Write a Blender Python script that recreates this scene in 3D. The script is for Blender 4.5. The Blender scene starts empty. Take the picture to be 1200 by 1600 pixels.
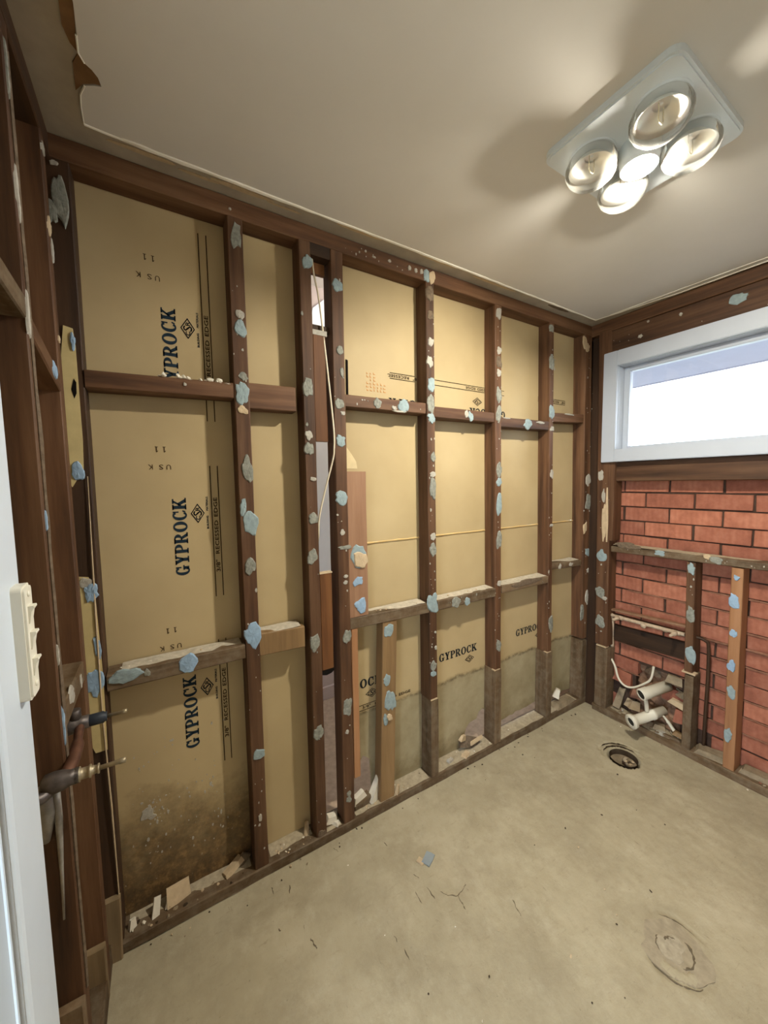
import bpy, bmesh, math, random
from mathutils import Vector, Matrix, noise
rnd = random.Random(7)
sc = bpy.context.scene
COL = sc.collection

# ------------------------------------------------------------------ camera
cd = bpy.data.cameras.new('camera'); cam = bpy.data.objects.new('camera', cd); COL.objects.link(cam)
cd.sensor_fit = 'HORIZONTAL'; cd.sensor_width = 36.0; cd.lens = 17.498; cd.clip_start = 0.02
YAW, PITCH, ROLL = 1.0265, -0.0788, -0.0151
fw = Vector((math.cos(PITCH)*math.cos(YAW), math.cos(PITCH)*math.sin(YAW), math.sin(PITCH)))
rt = fw.cross(Vector((0, 0, 1))).normalized(); up = rt.cross(fw)
cr, sr = math.cos(ROLL), math.sin(ROLL)
r2 = cr*rt + sr*up; u2 = -sr*rt + cr*up
cam.matrix_world = Matrix(((r2.x, u2.x, -fw.x, -2.317), (r2.y, u2.y, -fw.y, -1.349), (r2.z, u2.z, -fw.z, 1.470), (0, 0, 0, 1)))
sc.camera = cam
# ------------------------------------------------------------------ world, exposure
sc.view_settings.view_transform = 'Standard'; sc.view_settings.look = 'None'
sc.view_settings.exposure = -0.18; sc.view_settings.gamma = 1.0; sc.view_settings.use_curve_mapping = False
w = bpy.data.worlds.new('sky'); sc.world = w; w.use_nodes = True
nt = w.node_tree; bg = nt.nodes['Background']
bg.inputs['Color'].default_value = (0.74, 0.86, 1.0, 1)      # bright even overcast sky
bg.inputs['Strength'].default_value = 12.0
LAMP_STRENGTH = 2850.0                                       # the lit bulb of the ceiling heater
LAMP_COLOUR = (1.0, 0.945, 0.80, 1)
sc.cycles.use_denoising = True
sc.cycles.max_bounces = 10; sc.cycles.diffuse_bounces = 6
sc.cycles.sample_clamp_indirect = 6.0

# ------------------------------------------------------------------ materials
def srgb(h):
    h = h.lstrip('#'); c = [int(h[i:i+2], 16)/255 for i in (0, 2, 4)]
    return tuple(x/12.92 if x <= .04045 else ((x+.055)/1.055)**2.4 for x in c) + (1,)
class Nodes:
    def __init__(s, name):
        s.m = bpy.data.materials.new(name); s.m.use_nodes = True
        s.t = s.m.node_tree; s.p = s.t.nodes['Principled BSDF']
    def n(s, typ, **k):
        nd = s.t.nodes.new(typ)
        for a, v in k.items():
            if a.startswith('i_'): nd.inputs[a[2:].replace('_', ' ')].default_value = v
            else: setattr(nd, a, v)
        return nd
    def l(s, a, b): s.t.links.new(a, b)
    def pos(s, scale=(1, 1, 1), obj=True):
        tc = s.n('ShaderNodeTexCoord') if obj else s.n('ShaderNodeNewGeometry')
        mp = s.n('ShaderNodeMapping'); mp.inputs['Scale'].default_value = scale
        s.l(tc.outputs['Object' if obj else 'Position'], mp.inputs['Vector']); return mp.outputs['Vector']
    def noise(s, vec, scale, detail=4, rough=.55, w=None):
        nd = s.n('ShaderNodeTexNoise'); nd.inputs['Scale'].default_value = scale
        nd.inputs['Detail'].default_value = detail; nd.inputs['Roughness'].default_value = rough
        s.l(vec, nd.inputs['Vector']); return nd.outputs['Fac']
    def ramp(s, fac, stops):
        r = s.n('ShaderNodeValToRGB'); e = r.color_ramp.elements
        e[0].position, e[0].color = stops[0]; e[1].position, e[1].color = stops[-1]
        for p, c in stops[1:-1]:
            x = e.new(p); x.color = c
        s.l(fac, r.inputs['Fac']); return r.outputs['Color']
    def mix(s, fac, a, b, mode='MIX'):
        m = s.n('ShaderNodeMix', data_type='RGBA', blend_type=mode)
        if isinstance(fac, (int, float)): m.inputs[0].default_value = fac
        else: s.l(fac, m.inputs[0])
        for v, i in ((a, 6), (b, 7)):
            if isinstance(v, tuple): m.inputs[i].default_value = v
            else: s.l(v, m.inputs[i])
        return m.outputs[2]
    def math(s, op, a, b=None):
        m = s.n('ShaderNodeMath', operation=op)
        for v, i in ((a, 0), (b, 1)):
            if v is None: continue
            if isinstance(v, (int, float)): m.inputs[i].default_value = v
            else: s.l(v, m.inputs[i])
        return m.outputs[0]
    def bump(s, h, strength, dist=.004):
        b = s.n('ShaderNodeBump'); b.inputs['Strength'].default_value = strength; b.inputs['Distance'].default_value = dist
        s.l(h, b.inputs['Height']); s.l(b.outputs['Normal'], s.p.inputs['Normal'])
    def base(s, c):
        if isinstance(c, tuple): s.p.inputs['Base Color'].default_value = c
        else: s.l(c, s.p.inputs['Base Color'])
    def rough(s, r, spec=.3):
        s.p.inputs['Roughness'].default_value = r; s.p.inputs['Specular IOR Level'].default_value = spec
def grey(v): return (v, v, v, 1)

def wood(name, axis, dark, mid, light, dust=0.0, dustcol=srgb('#9a8f7c')):
    N = Nodes(name); sc_ = [26, 26, 26]; sc_['xyz'.index(axis)] = 1.6
    oi = N.n('ShaderNodeObjectInfo')
    v = N.pos(tuple(sc_)); add = N.n('ShaderNodeVectorMath', operation='ADD')
    cmb = N.n('ShaderNodeCombineXYZ'); rr = N.math('MULTIPLY', oi.outputs['Random'], 40.0)
    for k in range(3): N.l(rr, cmb.inputs[k])
    N.l(v, add.inputs[0]); N.l(cmb.outputs[0], add.inputs[1]); v = add.outputs[0]
    g = N.noise(v, 1.0, 6, .62); c = N.ramp(g, [(.28, dark), (.5, mid), (.74, light)])
    b = N.noise(N.pos((3, 3, 3), False), 1.6, 3); c = N.mix(N.math('MULTIPLY', b, .55), c, dark)
    tone = N.ramp(oi.outputs['Random'], [(0, grey(.74)), (1, grey(1.15))]); c = N.mix(1.0, c, tone, 'MULTIPLY')
    if dust:
        d = N.noise(N.pos((9, 9, 9), False), 2.2, 5, .7); f = N.ramp(d, [(.5-.18*dust, grey(0)), (.72, grey(.85))])
        c = N.mix(N.math('MULTIPLY', f, dust), c, dustcol)
    N.base(c); N.rough(.62, .28); N.bump(g, .35, .003); return N.m
W_D, W_M, W_L = srgb('#38261a'), srgb('#66462f'), srgb('#836247')
M = {}
for ax in 'xyz':
    M['wood_'+ax] = wood('old_hardwood_'+ax, ax, W_D, W_M, W_L)
    M['oldwood_'+ax] = wood('weathered_timber_'+ax, ax, srgb('#46351f'), srgb('#6d5740'), srgb('#8d765b'), .4)
    M['darkwood_'+ax] = wood('dark_stained_timber_'+ax, ax, srgb('#2b1f18'), srgb('#45301f'), srgb('#573c28'))
M['blockwood'] = wood('grey_tan_block', 'z', srgb('#6f5d45'), srgb('#8a765a'), srgb('#a08b6c'))
M['newwood'] = wood('fresh_pine', 'z', srgb('#8f6444'), srgb('#aa7b55'), srgb('#bb8d68'))
M['gapwood'] = wood('orange_brown_timber', 'z', srgb('#5a381f'), srgb('#7d5230'), srgb('#94683f'))
M['palewood'] = wood('pale_timber', 'z', srgb('#7d6141'), srgb('#9c7c55'), srgb('#b69468'))
M['boardwood'] = wood('plain_board', 'z', srgb('#7d5c44'), srgb('#967259'), srgb('#a78669'))
M['redwood'] = wood('varnished_red_timber', 'z', srgb('#5b2c14'), srgb('#7b431f'), srgb('#93562c'))

def paper(name, damp=False, dirt=False):
    N = Nodes(name)
    g = N.noise(N.pos((1, 1, 1), False), 2.4, 4); c = N.ramp(g, [(.3, srgb('#ae9972')), (.7, srgb('#bda880'))])
    f = N.noise(N.pos((1, 1, 1), False), 160, 3, .7); c = N.mix(N.ramp(f, [(.66, grey(0)), (.78, grey(.45))]), c, srgb('#7f6240'))
    sep = N.n('ShaderNodeSeparateXYZ'); ge = N.n('ShaderNodeNewGeometry'); N.l(ge.outputs['Position'], sep.inputs[0])
    z = sep.outputs['Z']
    if damp:     # grey water stain along the foot of the lower sheet, with a dark mould line
        e = N.math('ADD', z, N.math('MULTIPLY', N.noise(N.pos((1, 1, 1), False), 9, 4, .6), .05))
        lo = N.ramp(e, [(.462, grey(1)), (.472, grey(0))])
        g2 = N.noise(N.pos((1, 1, 1), False), 7, 5, .65)
        c = N.mix(N.math('MULTIPLY', lo, .85), c, N.ramp(g2, [(.3, srgb('#877b5e')), (.7, srgb('#a89d80'))]))
        ml = N.ramp(e, [(.452, grey(0)), (.464, grey(1)), (.468, grey(1)), (.482, grey(0))])
        c = N.mix(N.math('MULTIPLY', ml, N.ramp(N.noise(N.pos((1, 1, 1), False), 30, 4, .8), [(.35, grey(0)), (.6, grey(.8))])), c, srgb('#4e4029'))
        m2 = N.ramp(N.math('ADD', z, N.math('MULTIPLY', N.noise(N.pos((1, 1, 1), False), 14, 4, .7), .12)), [(.06, grey(0)), (.13, grey(.8)), (.21, grey(0))])
        c = N.mix(N.math('MULTIPLY', m2, .6), c, srgb('#5f4d2c'))
    if dirt:     # splashed soil over the foot of the sheet by the left corner
        e = N.math('ADD', z, N.math('MULTIPLY', N.noise(N.pos((1, 1, 1), False), 5, 5, .7), .55))
        lo = N.ramp(e, [(.36, grey(.92)), (.52, grey(.75)), (.72, grey(0))])
        nn = N.ramp(N.noise(N.pos((1, 1, 1), False), 34, 5, .75), [(.33, srgb('#33271a')), (.52, srgb('#5a4227')), (.7, srgb('#8a6b42'))])
        c = N.mix(lo, c, nn)
        sp = N.ramp(N.noise(N.pos((1, 1, 1), False), 90, 2, .6), [(.72, grey(0)), (.76, grey(1))])
        c = N.mix(N.math('MULTIPLY', sp, lo), c, srgb('#c9c0ad'))
    N.base(c); N.rough(.6, .25); N.bump(f, .05, .001); return N.m
M['paper'] = paper('tan_paper'); M['paper_dirty'] = paper('tan_paper_soiled', dirt=True); M['paper_damp'] = paper('tan_paper_damp', damp=True)

def plain(name, col, rough=.7, spec=.3, var=.12, scale=12, bump=0., metal=0.):
    N = Nodes(name); g = N.noise(N.pos((1, 1, 1), False), scale, 5, .6)
    lo = tuple(x*(1-var) for x in col[:3])+(1,); hi = tuple(min(1, x*(1+var)) for x in col[:3])+(1,)
    N.base(N.ramp(g, [(.3, lo), (.7, hi)])); N.rough(rough, spec); N.p.inputs['Metallic'].default_value = metal
    if bump: N.bump(g, bump, .004)
    return N.m
M['ink'] = plain('printed_ink', srgb('#232629'), .7, .1)
M['ink_blue'] = plain('printed_dark_blue_ink', srgb('#22303c'), .7, .1, .25, 90)
M['ink_brown'] = plain('printed_brown_ink', srgb('#3d2d1e'), .7, .1)
M['ink_red'] = plain('faded_orange_ink', srgb('#bf7f48'), .8, .1, .2, 60)
M['ceil'] = plain('ceiling_paint', srgb('#d6d1ca'), .75, .25, .03, 3)
M['bareceil'] = plain('bare_plasterboard', srgb('#aca190'), .85, .15, .16, 7)
M['tornpaper'] = plain('torn_brown_paper', srgb('#7a5c3f'), .9, .1, .18, 25)
M['softdirt'] = plain('grey_dirt', srgb('#6c604e'), .95, .05, .25, 60, .3)
M['ridge'] = plain('paint_ridge', srgb('#e6e0d2'), .6, .3, .05)
M['trimpaint'] = plain('white_gloss_paint', srgb('#dae1e7'), .35, .5, .02)
M['archpaint'] = plain('cool_white_gloss_paint', srgb('#d2dde9'), .35, .5, .02)
M['jambshade'] = plain('shaded_jamb_paint', srgb('#9c9a96'), .5, .4, .03)  # grey puts the jamb's shade into its white paint
M['sealpaint'] = plain('white_window_paint', srgb('#b6bcc6'), .4, .45, .02)
M['cream'] = plain('old_cream_paint', srgb('#c9b581'), .6, .3, .1, 18)
M['d_b'] = plain('blue_grey_adhesive', srgb('#8d9c9e'), .75, .2, .16, 60, .25)
M['d_B'] = plain('pale_blue_adhesive', srgb('#8fa7be'), .7, .2, .14, 60, .25)
M['d_g'] = plain('grey_adhesive', srgb('#87877d'), .85, .15, .3, 80, .4)
M['d_w'] = plain('white_plaster', srgb('#aaa498'), .85, .15, .12, 70, .3)
M['d_c'] = plain('cream_plaster', srgb('#bfa98a'), .85, .15, .12, 40, .3)
M['d_d'] = plain('brown_residue', srgb('#6e5f4f'), .9, .1, .3, 70, .4)
M['plaster'] = plain('broken_plaster', srgb('#d8d0bf'), .85, .15, .08, 40, .2)
M['rubble'] = plain('grey_brown_rubble', srgb('#8b7c66'), .9, .1, .25, 30, .3)
M['dirt'] = plain('dark_dirt', srgb('#40352a'), .95, .05, .3, 60, .4)
M['mortar'] = plain('dark_mortar', srgb('#4a3a31'), .95, .05, .3, 30, .4)
M['mortar_lip'] = plain('squeezed_mortar', srgb('#8a6350'), .95, .05, .25, 40, .4)
M['pvc'] = plain('cream_pvc', srgb('#d9d2bf'), .4, .45, .05)
M['pvc_shade'] = plain('pipe_inside_shade', srgb('#4a4438'), .7, .2, .2)
M['copper'] = plain('dull_copper', srgb('#7d5a4a'), .45, .5, .25, 40, .1, .7)
M['brass'] = plain('dull_brass', srgb('#a0937a'), .48, .5, .25, 60, .1, .6)
M['grimy'] = plain('grimy_metal', srgb('#5d5552'), .45, .5, .3, 60, .2, .6)
M['sleeve'] = plain('blue_black_sleeve', srgb('#262d36'), .5, .4, .15)
M['pipe_painted'] = plain('mortar_smeared_pipe', srgb('#b39e86'), .7, .3, .22, 50, .3)
M['cable'] = plain('white_cable', srgb('#d8cbb0'), .5, .4, .05)
M['switch'] = plain('cream_switch_plastic', srgb('#e3dfd0'), .35, .5, .02)
M['lav'] = plain('bedroom_wall_paint', srgb('#b8a69c'), .7, .2, .05)
M['tornpaper2'] = plain('pinkish_board', srgb('#9a807a'), .8, .2, .06)
M['white'] = plain('bedroom_white', srgb('#e3e4e6'), .4, .4, .02)
M['carpet'] = plain('bedroom_carpet', srgb('#a8927c'), .95, .05, .18, 30, .3)
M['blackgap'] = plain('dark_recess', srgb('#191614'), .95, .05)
M['chip_blue'] = plain('blue_painted_chip', srgb('#8d969a'), .6, .3)
M['soffit'] = plain('eave_soffit_paint', srgb('#a4a7c0'), .7, .2, .03)
M['grass'] = plain('outside_ground', srgb('#77796c'), .9, .1)
M['hallwall'] = plain('hall_paint', srgb('#cfc8bc'), .7, .2, .03)
M['silicone'] = plain('silver_sealant', srgb('#8b867e'), .28, .5, .25, 45, .3)

def brick_mat():
    N = Nodes('scored_red_brick'); oi = N.n('ShaderNodeObjectInfo')
    g = N.noise(N.pos((1, 1, 1), False), 16, 5, .65)
    c = N.ramp(g, [(.3, srgb('#905c4a')), (.5, srgb('#a66b56')), (.72, srgb('#b57c66'))])
    c = N.mix(1.0, c, N.ramp(oi.outputs['Random'], [(0, (.78, .74, .74, 1)), (1, (1.12, 1.1, 1.05, 1))]), 'MULTIPLY')
    wv = N.n('ShaderNodeTexWave', wave_type='BANDS', bands_direction='Y'); wv.inputs['Scale'].default_value = 13
    wv.inputs['Distortion'].default_value = 1.2; wv.inputs['Detail'].default_value = 2
    N.l(N.pos(), wv.inputs['Vector'])
    c = N.mix(N.math('MULTIPLY', wv.outputs['Fac'], .18), c, srgb('#86513f'))
    N.base(c); N.rough(.85, .15); N.bump(wv.outputs['Fac'], .35, .003); return N.m
M['brick'] = brick_mat()

def floor_mat():
    N = Nodes('bare_concrete'); P = N.pos((1, 1, 1), False)
    a = N.noise(P, 1.7, 6, .65); c = N.ramp(a, [(.3, srgb('#998e76')), (.5, srgb('#aa9f85')), (.7, srgb('#b9ae95'))])
    b = N.noise(P, 5.5, 7, .72); c = N.mix(N.ramp(b, [(.46, grey(0)), (.72, grey(.55))]), c, srgb('#887c65'))
    b2 = N.noise(N.pos((1.3, 1, 1), False), 8.5, 7, .75); c = N.mix(N.ramp(b2, [(.52, grey(0)), (.75, grey(.5))]), c, srgb('#bdb39b'))
    st = N.noise(N.pos((14, 42, 1), False), 1.1, 6, .75); c = N.mix(N.ramp(st, [(.60, grey(0)), (.72, grey(.5))]), c, srgb('#7f745f'))
    s2 = N.noise(N.pos((60, 16, 1), False), .9, 5, .75); c = N.mix(N.ramp(s2, [(.64, grey(0)), (.72, grey(.55))]), c, srgb('#6e6350'))
    k = N.noise(P, 30, 5, .8); c = N.mix(N.ramp(k, [(.64, grey(0)), (.76, grey(.6))]), c, srgb('#6b604c'))
    k2 = N.noise(P, 120, 3, .7); c = N.mix(N.ramp(k2, [(.68, grey(0)), (.76, grey(.6))]), c, srgb('#5b5040'))
    N.base(c); N.rough(.8, .2); N.bump(N.noise(P, 40, 8, .75), .35, .006); return N.m
M['floor'] = floor_mat()

def emit(name, col, s):
    N = Nodes(name); N.p.inputs['Emission Color'].default_value = col; N.p.inputs['Emission Strength'].default_value = s
    N.base((.9, .9, .9, 1)); return N.m
M['lamp_on'] = emit('lit_bulb', LAMP_COLOUR, LAMP_STRENGTH)
def glass(name, tint=(1, 1, 1, 1), ior=1.5, frost=0.):
    N = Nodes(name); t = N.t; out = t.nodes['Material Output']
    tr = N.n('ShaderNodeBsdfTransparent'); tr.inputs[0].default_value = tint
    gl = N.n('ShaderNodeBsdfGlossy'); gl.inputs['Roughness'].default_value = .02
    fr = N.n('ShaderNodeFresnel'); fr.inputs[0].default_value = ior
    mx = N.n('ShaderNodeMixShader'); N.l(fr.outputs[0], mx.inputs[0]); N.l(tr.outputs[0], mx.inputs[1]); N.l(gl.outputs[0], mx.inputs[2])
    if frost:
        df = N.n('ShaderNodeBsdfDiffuse'); df.inputs[0].default_value = (.9, .88, .83, 1); m2 = N.n('ShaderNodeMixShader'); m2.inputs[0].default_value = frost
        N.l(mx.outputs[0], m2.inputs[1]); N.l(df.outputs[0], m2.inputs[2]); mx = m2
    N.l(mx.outputs[0], out.inputs[0]); return N.m
M['glass'] = glass('clear_glass'); M['bulb_glass'] = glass('bulb_glass', (.98, .98, .97, 1), 1.2, .16)
N_ = Nodes('mirror_silver'); N_.base((.9, .89, .86, 1)); N_.p.inputs['Metallic'].default_value = 1; N_.p.inputs['Roughness'].default_value = .42; M['silver'] = N_.m

# ------------------------------------------------------------------ object helpers
WL = {}
def place(o, loc, parent):
    WL[o.name] = Vector(loc); COL.objects.link(o)
    if parent is not None:
        o.parent = parent; o.location = Vector(loc) - WL[parent.name]
    else: o.location = loc
    return o
def empty(name, loc, label=None, cat=None, group=None, kind=None, parent=None):
    o = bpy.data.objects.new(name, None); o.empty_display_size = .05
    place(o, loc, parent); return tag(o, label, cat, group, kind)
def tag(o, label=None, cat=None, group=None, kind=None):
    for k, v in (('label', label), ('category', cat), ('group', group), ('kind', kind)):
        if v: o[k] = v
    return o
def mesh(name, verts, faces, mat, parent=None, smooth=False, loc=None, mats=None, mi=None):
    vs = [Vector(v) for v in verts]
    if loc is None:
        mn = [min(v[i] for v in vs) for i in range(3)]; mx = [max(v[i] for v in vs) for i in range(3)]
        loc = Vector(((mn[0]+mx[0])/2, (mn[1]+mx[1])/2, mn[2]))
    loc = Vector(loc); me = bpy.data.meshes.new(name)
    me.from_pydata([tuple(v-loc) for v in vs], [], faces)
    bm = bmesh.new(); bm.from_mesh(me); bmesh.ops.recalc_face_normals(bm, faces=bm.faces); bm.to_mesh(me); bm.free()
    if mats:
        for m in mats: me.materials.append(M[m])
        for p, i in zip(me.polygons, mi): p.material_index = i
    else: me.materials.append(M[mat] if isinstance(mat, str) else mat)
    if smooth:
        for p in me.polygons: p.use_smooth = True
    o = bpy.data.objects.new(name, me); return place(o, loc, parent)
class G:
    """collects simple solids for one mesh"""
    def __init__(s): s.v, s.f, s.m = [], [], []
    def add(s, v, f, mi=0):
        b = len(s.v); s.v += [Vector(x) for x in v]; s.f += [[i+b for i in q] for q in f]; s.m += [mi]*len(f); return s
    def box(s, a, b, mi=0):
        (x0, y0, z0), (x1, y1, z1) = a, b
        return s.add([(x0,y0,z0),(x1,y0,z0),(x1,y1,z0),(x0,y1,z0),(x0,y0,z1),(x1,y0,z1),(x1,y1,z1),(x0,y1,z1)],
                     [(0,3,2,1),(4,5,6,7),(0,1,5,4),(1,2,6,5),(2,3,7,6),(3,0,4,7)], mi)
    def lathe(s, p0, axis, prof, n=20, mi=0, cap=True):
        p0, ax = Vector(p0), Vector(axis).normalized(); a = ax.orthogonal().normalized(); b = ax.cross(a); vs, fs = [], []
        for r, t in prof:
            for k in range(n):
                q = 2*math.pi*k/n; vs.append(p0 + ax*t + (a*math.cos(q)+b*math.sin(q))*r)
        for i in range(len(prof)-1):
            for k in range(n): fs.append((i*n+k, i*n+(k+1) % n, (i+1)*n+(k+1) % n, (i+1)*n+k))
        if cap: fs.append(tuple(range(n))[::-1]); fs.append(tuple(range((len(prof)-1)*n, len(prof)*n)))
        return s.add(vs, fs, mi)
    def tube(s, pts, r, n=10, mi=0):
        pts = [Vector(p) for p in pts]; vs, fs = [], []; a = None
        for i, p in enumerate(pts):
            d = (pts[min(i+1, len(pts)-1)] - pts[max(i-1, 0)]).normalized()
            a = d.orthogonal().normalized() if a is None else (a - d*a.dot(d)).normalized()
            b = d.cross(a); rr = r[i] if isinstance(r, (list, tuple)) else r
            for k in range(n):
                q = 2*math.pi*k/n; vs.append(p + (a*math.cos(q)+b*math.sin(q))*rr)
        for i in range(len(pts)-1):
            for k in range(n): fs.append((i*n+k, i*n+(k+1) % n, (i+1)*n+(k+1) % n, (i+1)*n+k))
        fs.append(tuple(range(n))[::-1]); fs.append(tuple(range((len(pts)-1)*n, len(pts)*n)))
        return s.add(vs, fs, mi)
    def prism(s, poly, fn, t0, t1, mi=0):
        n = len(poly); vs = [fn(a, b, t0) for a, b in poly] + [fn(a, b, t1) for a, b in poly]
        fs = [tuple(range(n))[::-1], tuple(range(n, 2*n))] + [(i, (i+1) % n, n+(i+1) % n, n+i) for i in range(n)]
        return s.add(vs, fs, mi)
    def obj(s, name, mat, parent=None, smooth=False, loc=None, mats=None):
        return mesh(name, s.v, s.f, mat, parent, smooth, loc, mats, s.m)
def smooth_pts(P, k=6):
    P = [Vector(p) for p in P]; out = []
    for i in range(len(P)-1):
        a, b, c, d = P[max(i-1, 0)], P[i], P[i+1], P[min(i+2, len(P)-1)]
        for j in range(k):
            t = j/k; out.append(.5*((2*b)+(-a+c)*t+(2*a-5*b+4*c-d)*t*t+(-a+3*b-3*c+d)*t**3))
    return out+[P[-1]]
AX = {'x': Vector((1, 0, 0)), 'y': Vector((0, 1, 0)), 'z': Vector((0, 0, 1))}
def timber(name, p0, p1, ux, hu, vx, hv, mat, parent, n=None, rough=.0012, ch=.003):
    """a sawn length of timber from p0 to p1 (centre line), half sizes hu along axis ux and hv along vx, arrises worn"""
    p0, p1, U, V = Vector(p0), Vector(p1), AX[ux], AX[vx]; L = (p1-p0).length
    n = n or max(2, min(16, int(L/.14))); seed = rnd.random()*50
    c = min(ch, hu*.3, hv*.3)
    sec = [(-hu+c, -hv), (hu-c, -hv), (hu, -hv+c), (hu, hv-c), (hu-c, hv), (-hu+c, hv), (-hu, hv-c), (-hu, -hv+c)]
    vs, fs = [], []
    for i in range(n+1):
        t = i/n; q = p0.lerp(p1, t)
        for k, (a, b) in enumerate(sec):
            e = noise.noise(Vector((t*L*7+seed, k*3.1, seed)))*rough; e2 = noise.noise(Vector((t*L*5, k*2.3+seed, 9)))*rough
            vs.append(q + U*(a+e) + V*(b+e2))
    for i in range(n):
        for k in range(8): fs.append((i*8+k, i*8+(k+1) % 8, (i+1)*8+(k+1) % 8, (i+1)*8+k))
    fs.append(tuple(range(8))[::-1]); fs.append(tuple(range(n*8, n*8+8)))
    return mesh(name, vs, fs, mat, parent)
def daub(parent, plane, at, a, z, w, h, c, name='adhesive_daub', t=None):
    """a flattened irregular lump stuck on a face; plane 'y' faces -y, 'x' faces -x, 'X' faces +x, 'Y' a face seen along +y"""
    n = 18; t = t or rnd.uniform(.002, .0045); sd = rnd.random()*99; vs = []; tilt = rnd.uniform(-.35, .35)
    fn = {'y': lambda p, q, d: (p, at-d, q), 'x': lambda p, q, d: (at-d, p, q), 'X': lambda p, q, d: (at+d, p, q), 'z': lambda p, q, d: (p, q, at+d)}[plane]
    for ring, rr, d in ((0, 1, -.0015), (1, .88, t*.8), (2, .45, t*1.1)):
        for k in range(n):
            q = 2*math.pi*k/n; e = .98 + .42*noise.noise(Vector((math.cos(q)*1.3+sd, math.sin(q)*1.3, sd))) + .22*noise.noise(Vector((math.cos(q)*4+sd, math.sin(q)*4, sd)))
            e = e if ring < 2 else 1
            px = math.cos(q)*e + tilt*math.sin(q)*.5; pz = math.sin(q)*e
            px = max(-1.04, min(1.04, px))
            dd = d + (t*.35*noise.noise(Vector((k*1.7, ring*3+sd, 2))) if ring else 0)
            vs.append(fn(a + px*rr*w/2, z + pz*rr*h/2, dd))
    fs = [(i*n+k, i*n+(k+1) % n, (i+1)*n+(k+1) % n, (i+1)*n+k) for i in range(2) for k in range(n)]
    vs.append(fn(a, z, t)); fs += [(2*n+k, 2*n+(k+1) % n, 3*n) for k in range(n)]
    return mesh(name, vs, fs, 'd_'+c if len(c) == 1 else c, parent)
def patch(name, parent, plane, at, poly, t, mat):
    fn = {'y': lambda a, b, d: (a, at-d, b), 'x': lambda a, b, d: (at-d, a, b), 'X': lambda a, b, d: (at+d, a, b), 'z': lambda a, b, d: (a, b, at+d)}[plane]
    return G().prism(poly, fn, -.001, t).obj(name, mat, parent)
CH = []
for k in range(8):
    bm = bmesh.new(); bmesh.ops.create_icosphere(bm, subdivisions=1, radius=.5)
    for v in bm.verts: v.co *= rnd.uniform(.6, 1.15)
    if k % 2:
        for v in bm.verts: v.co.z *= .4
    zz = min(v.co.z for v in bm.verts)
    for v in bm.verts: v.co.z -= zz
    me = bpy.data.meshes.new('crumb'); bm.to_mesh(me); bm.free(); CH.append(me)
CHM = {}
def crumb(name, loc, s, mat, label, cat, group=None, parent=None):
    k = rnd.randrange(8); key = (k, mat)
    if key not in CHM:
        me = CH[k].copy(); me.materials.append(M[mat]); CHM[key] = me
    o = bpy.data.objects.new(name, CHM[key]); place(o, loc, parent)
    o.rotation_euler = (rnd.uniform(-.15, .15), rnd.uniform(-.15, .15), rnd.uniform(0, 6.3))
    o.scale = (s*rnd.uniform(.8, 1.5), s*rnd.uniform(.7, 1.1), s*rnd.uniform(.6, 1)) if not isinstance(s, tuple) else s
    return tag(o, label, cat, group)

H = 2.4; YS = .075                                # ceiling height, depth of the studs
# ================================================================== SETTING: floor
DR = [(-.285, -.400, .064), (-1.012, -.905, .10)]
def floor_h(x, y):
    h = .004*noise.noise(Vector((x*2.3, y*2.3, 1))) + .0022*noise.noise(Vector((x*9, y*9, 4))) + .0012*noise.noise(Vector((x*31, y*31, 7)))
    cx, cy, r = DR[0]; d = math.hypot(x-cx, y-cy); a = math.atan2(y-cy, x-cx); far = math.cos(a-.9)
    if d < .074: h -= .060*min(1, (.074-d)/.010)
    if .086 < d < .097 and far > .1: h -= .010
    if .108 < d < .118 and far > .45: h -= .008
    cx, cy, r = DR[1]; d = math.hypot(x-cx, (y-cy)); a = math.atan2(y-cy, x-cx)
    if d < .052: h -= .006 + .004*noise.noise(Vector((x*50, y*50, 3)))
    if .040 < d < .052 and math.cos(a+1.0) > .25: h -= .012
    if .028 < d < .034 and math.cos(a-2.2) > .2: h -= .006
    if .088 < d < .097 and math.cos(a+2.3) > .35: h -= .004
    if .104 < d < .112 and math.cos(a-.3) > .75: h -= .004
    return h
def grid_floor():
    xs = [-2.62+.008*i for i in range(int(2.72/.008)+1)]; ys = [-1.72+.008*i for i in range(int(1.82/.008)+1)]
    nx, ny = len(xs), len(ys); vs = [(x, y, floor_h(x, y)) for y in ys for x in xs]
    fs = [(j*nx+i, j*nx+i+1, (j+1)*nx+i+1, (j+1)*nx+i) for j in range(ny-1) for i in range(nx-1)]
    b = len(vs)
    for a, c in (((-3.6, -2.6), (.12, -1.70)), ((-3.6, -1.70), (-2.60, .1))):
        k = len(vs); vs += [(a[0], a[1], -.004), (c[0], a[1], -.004), (c[0], c[1], -.004), (a[0], c[1], -.004)]; fs.append((k, k+1, k+2, k+3))
    k = len(vs); vs += [(-3.6, -2.6, -.15), (.12, -2.6, -.15), (.12, .1, -.15), (-3.6, .1, -.15)]; fs.append((k+3, k+2, k+1, k))
    return mesh('floor', vs, fs, 'floor', smooth=True, loc=(0, 0, 0))
fl = tag(grid_floor(), 'bare concrete bathroom floor, dusty and scraped, with two old drain points', 'floor', kind='structure')

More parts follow.
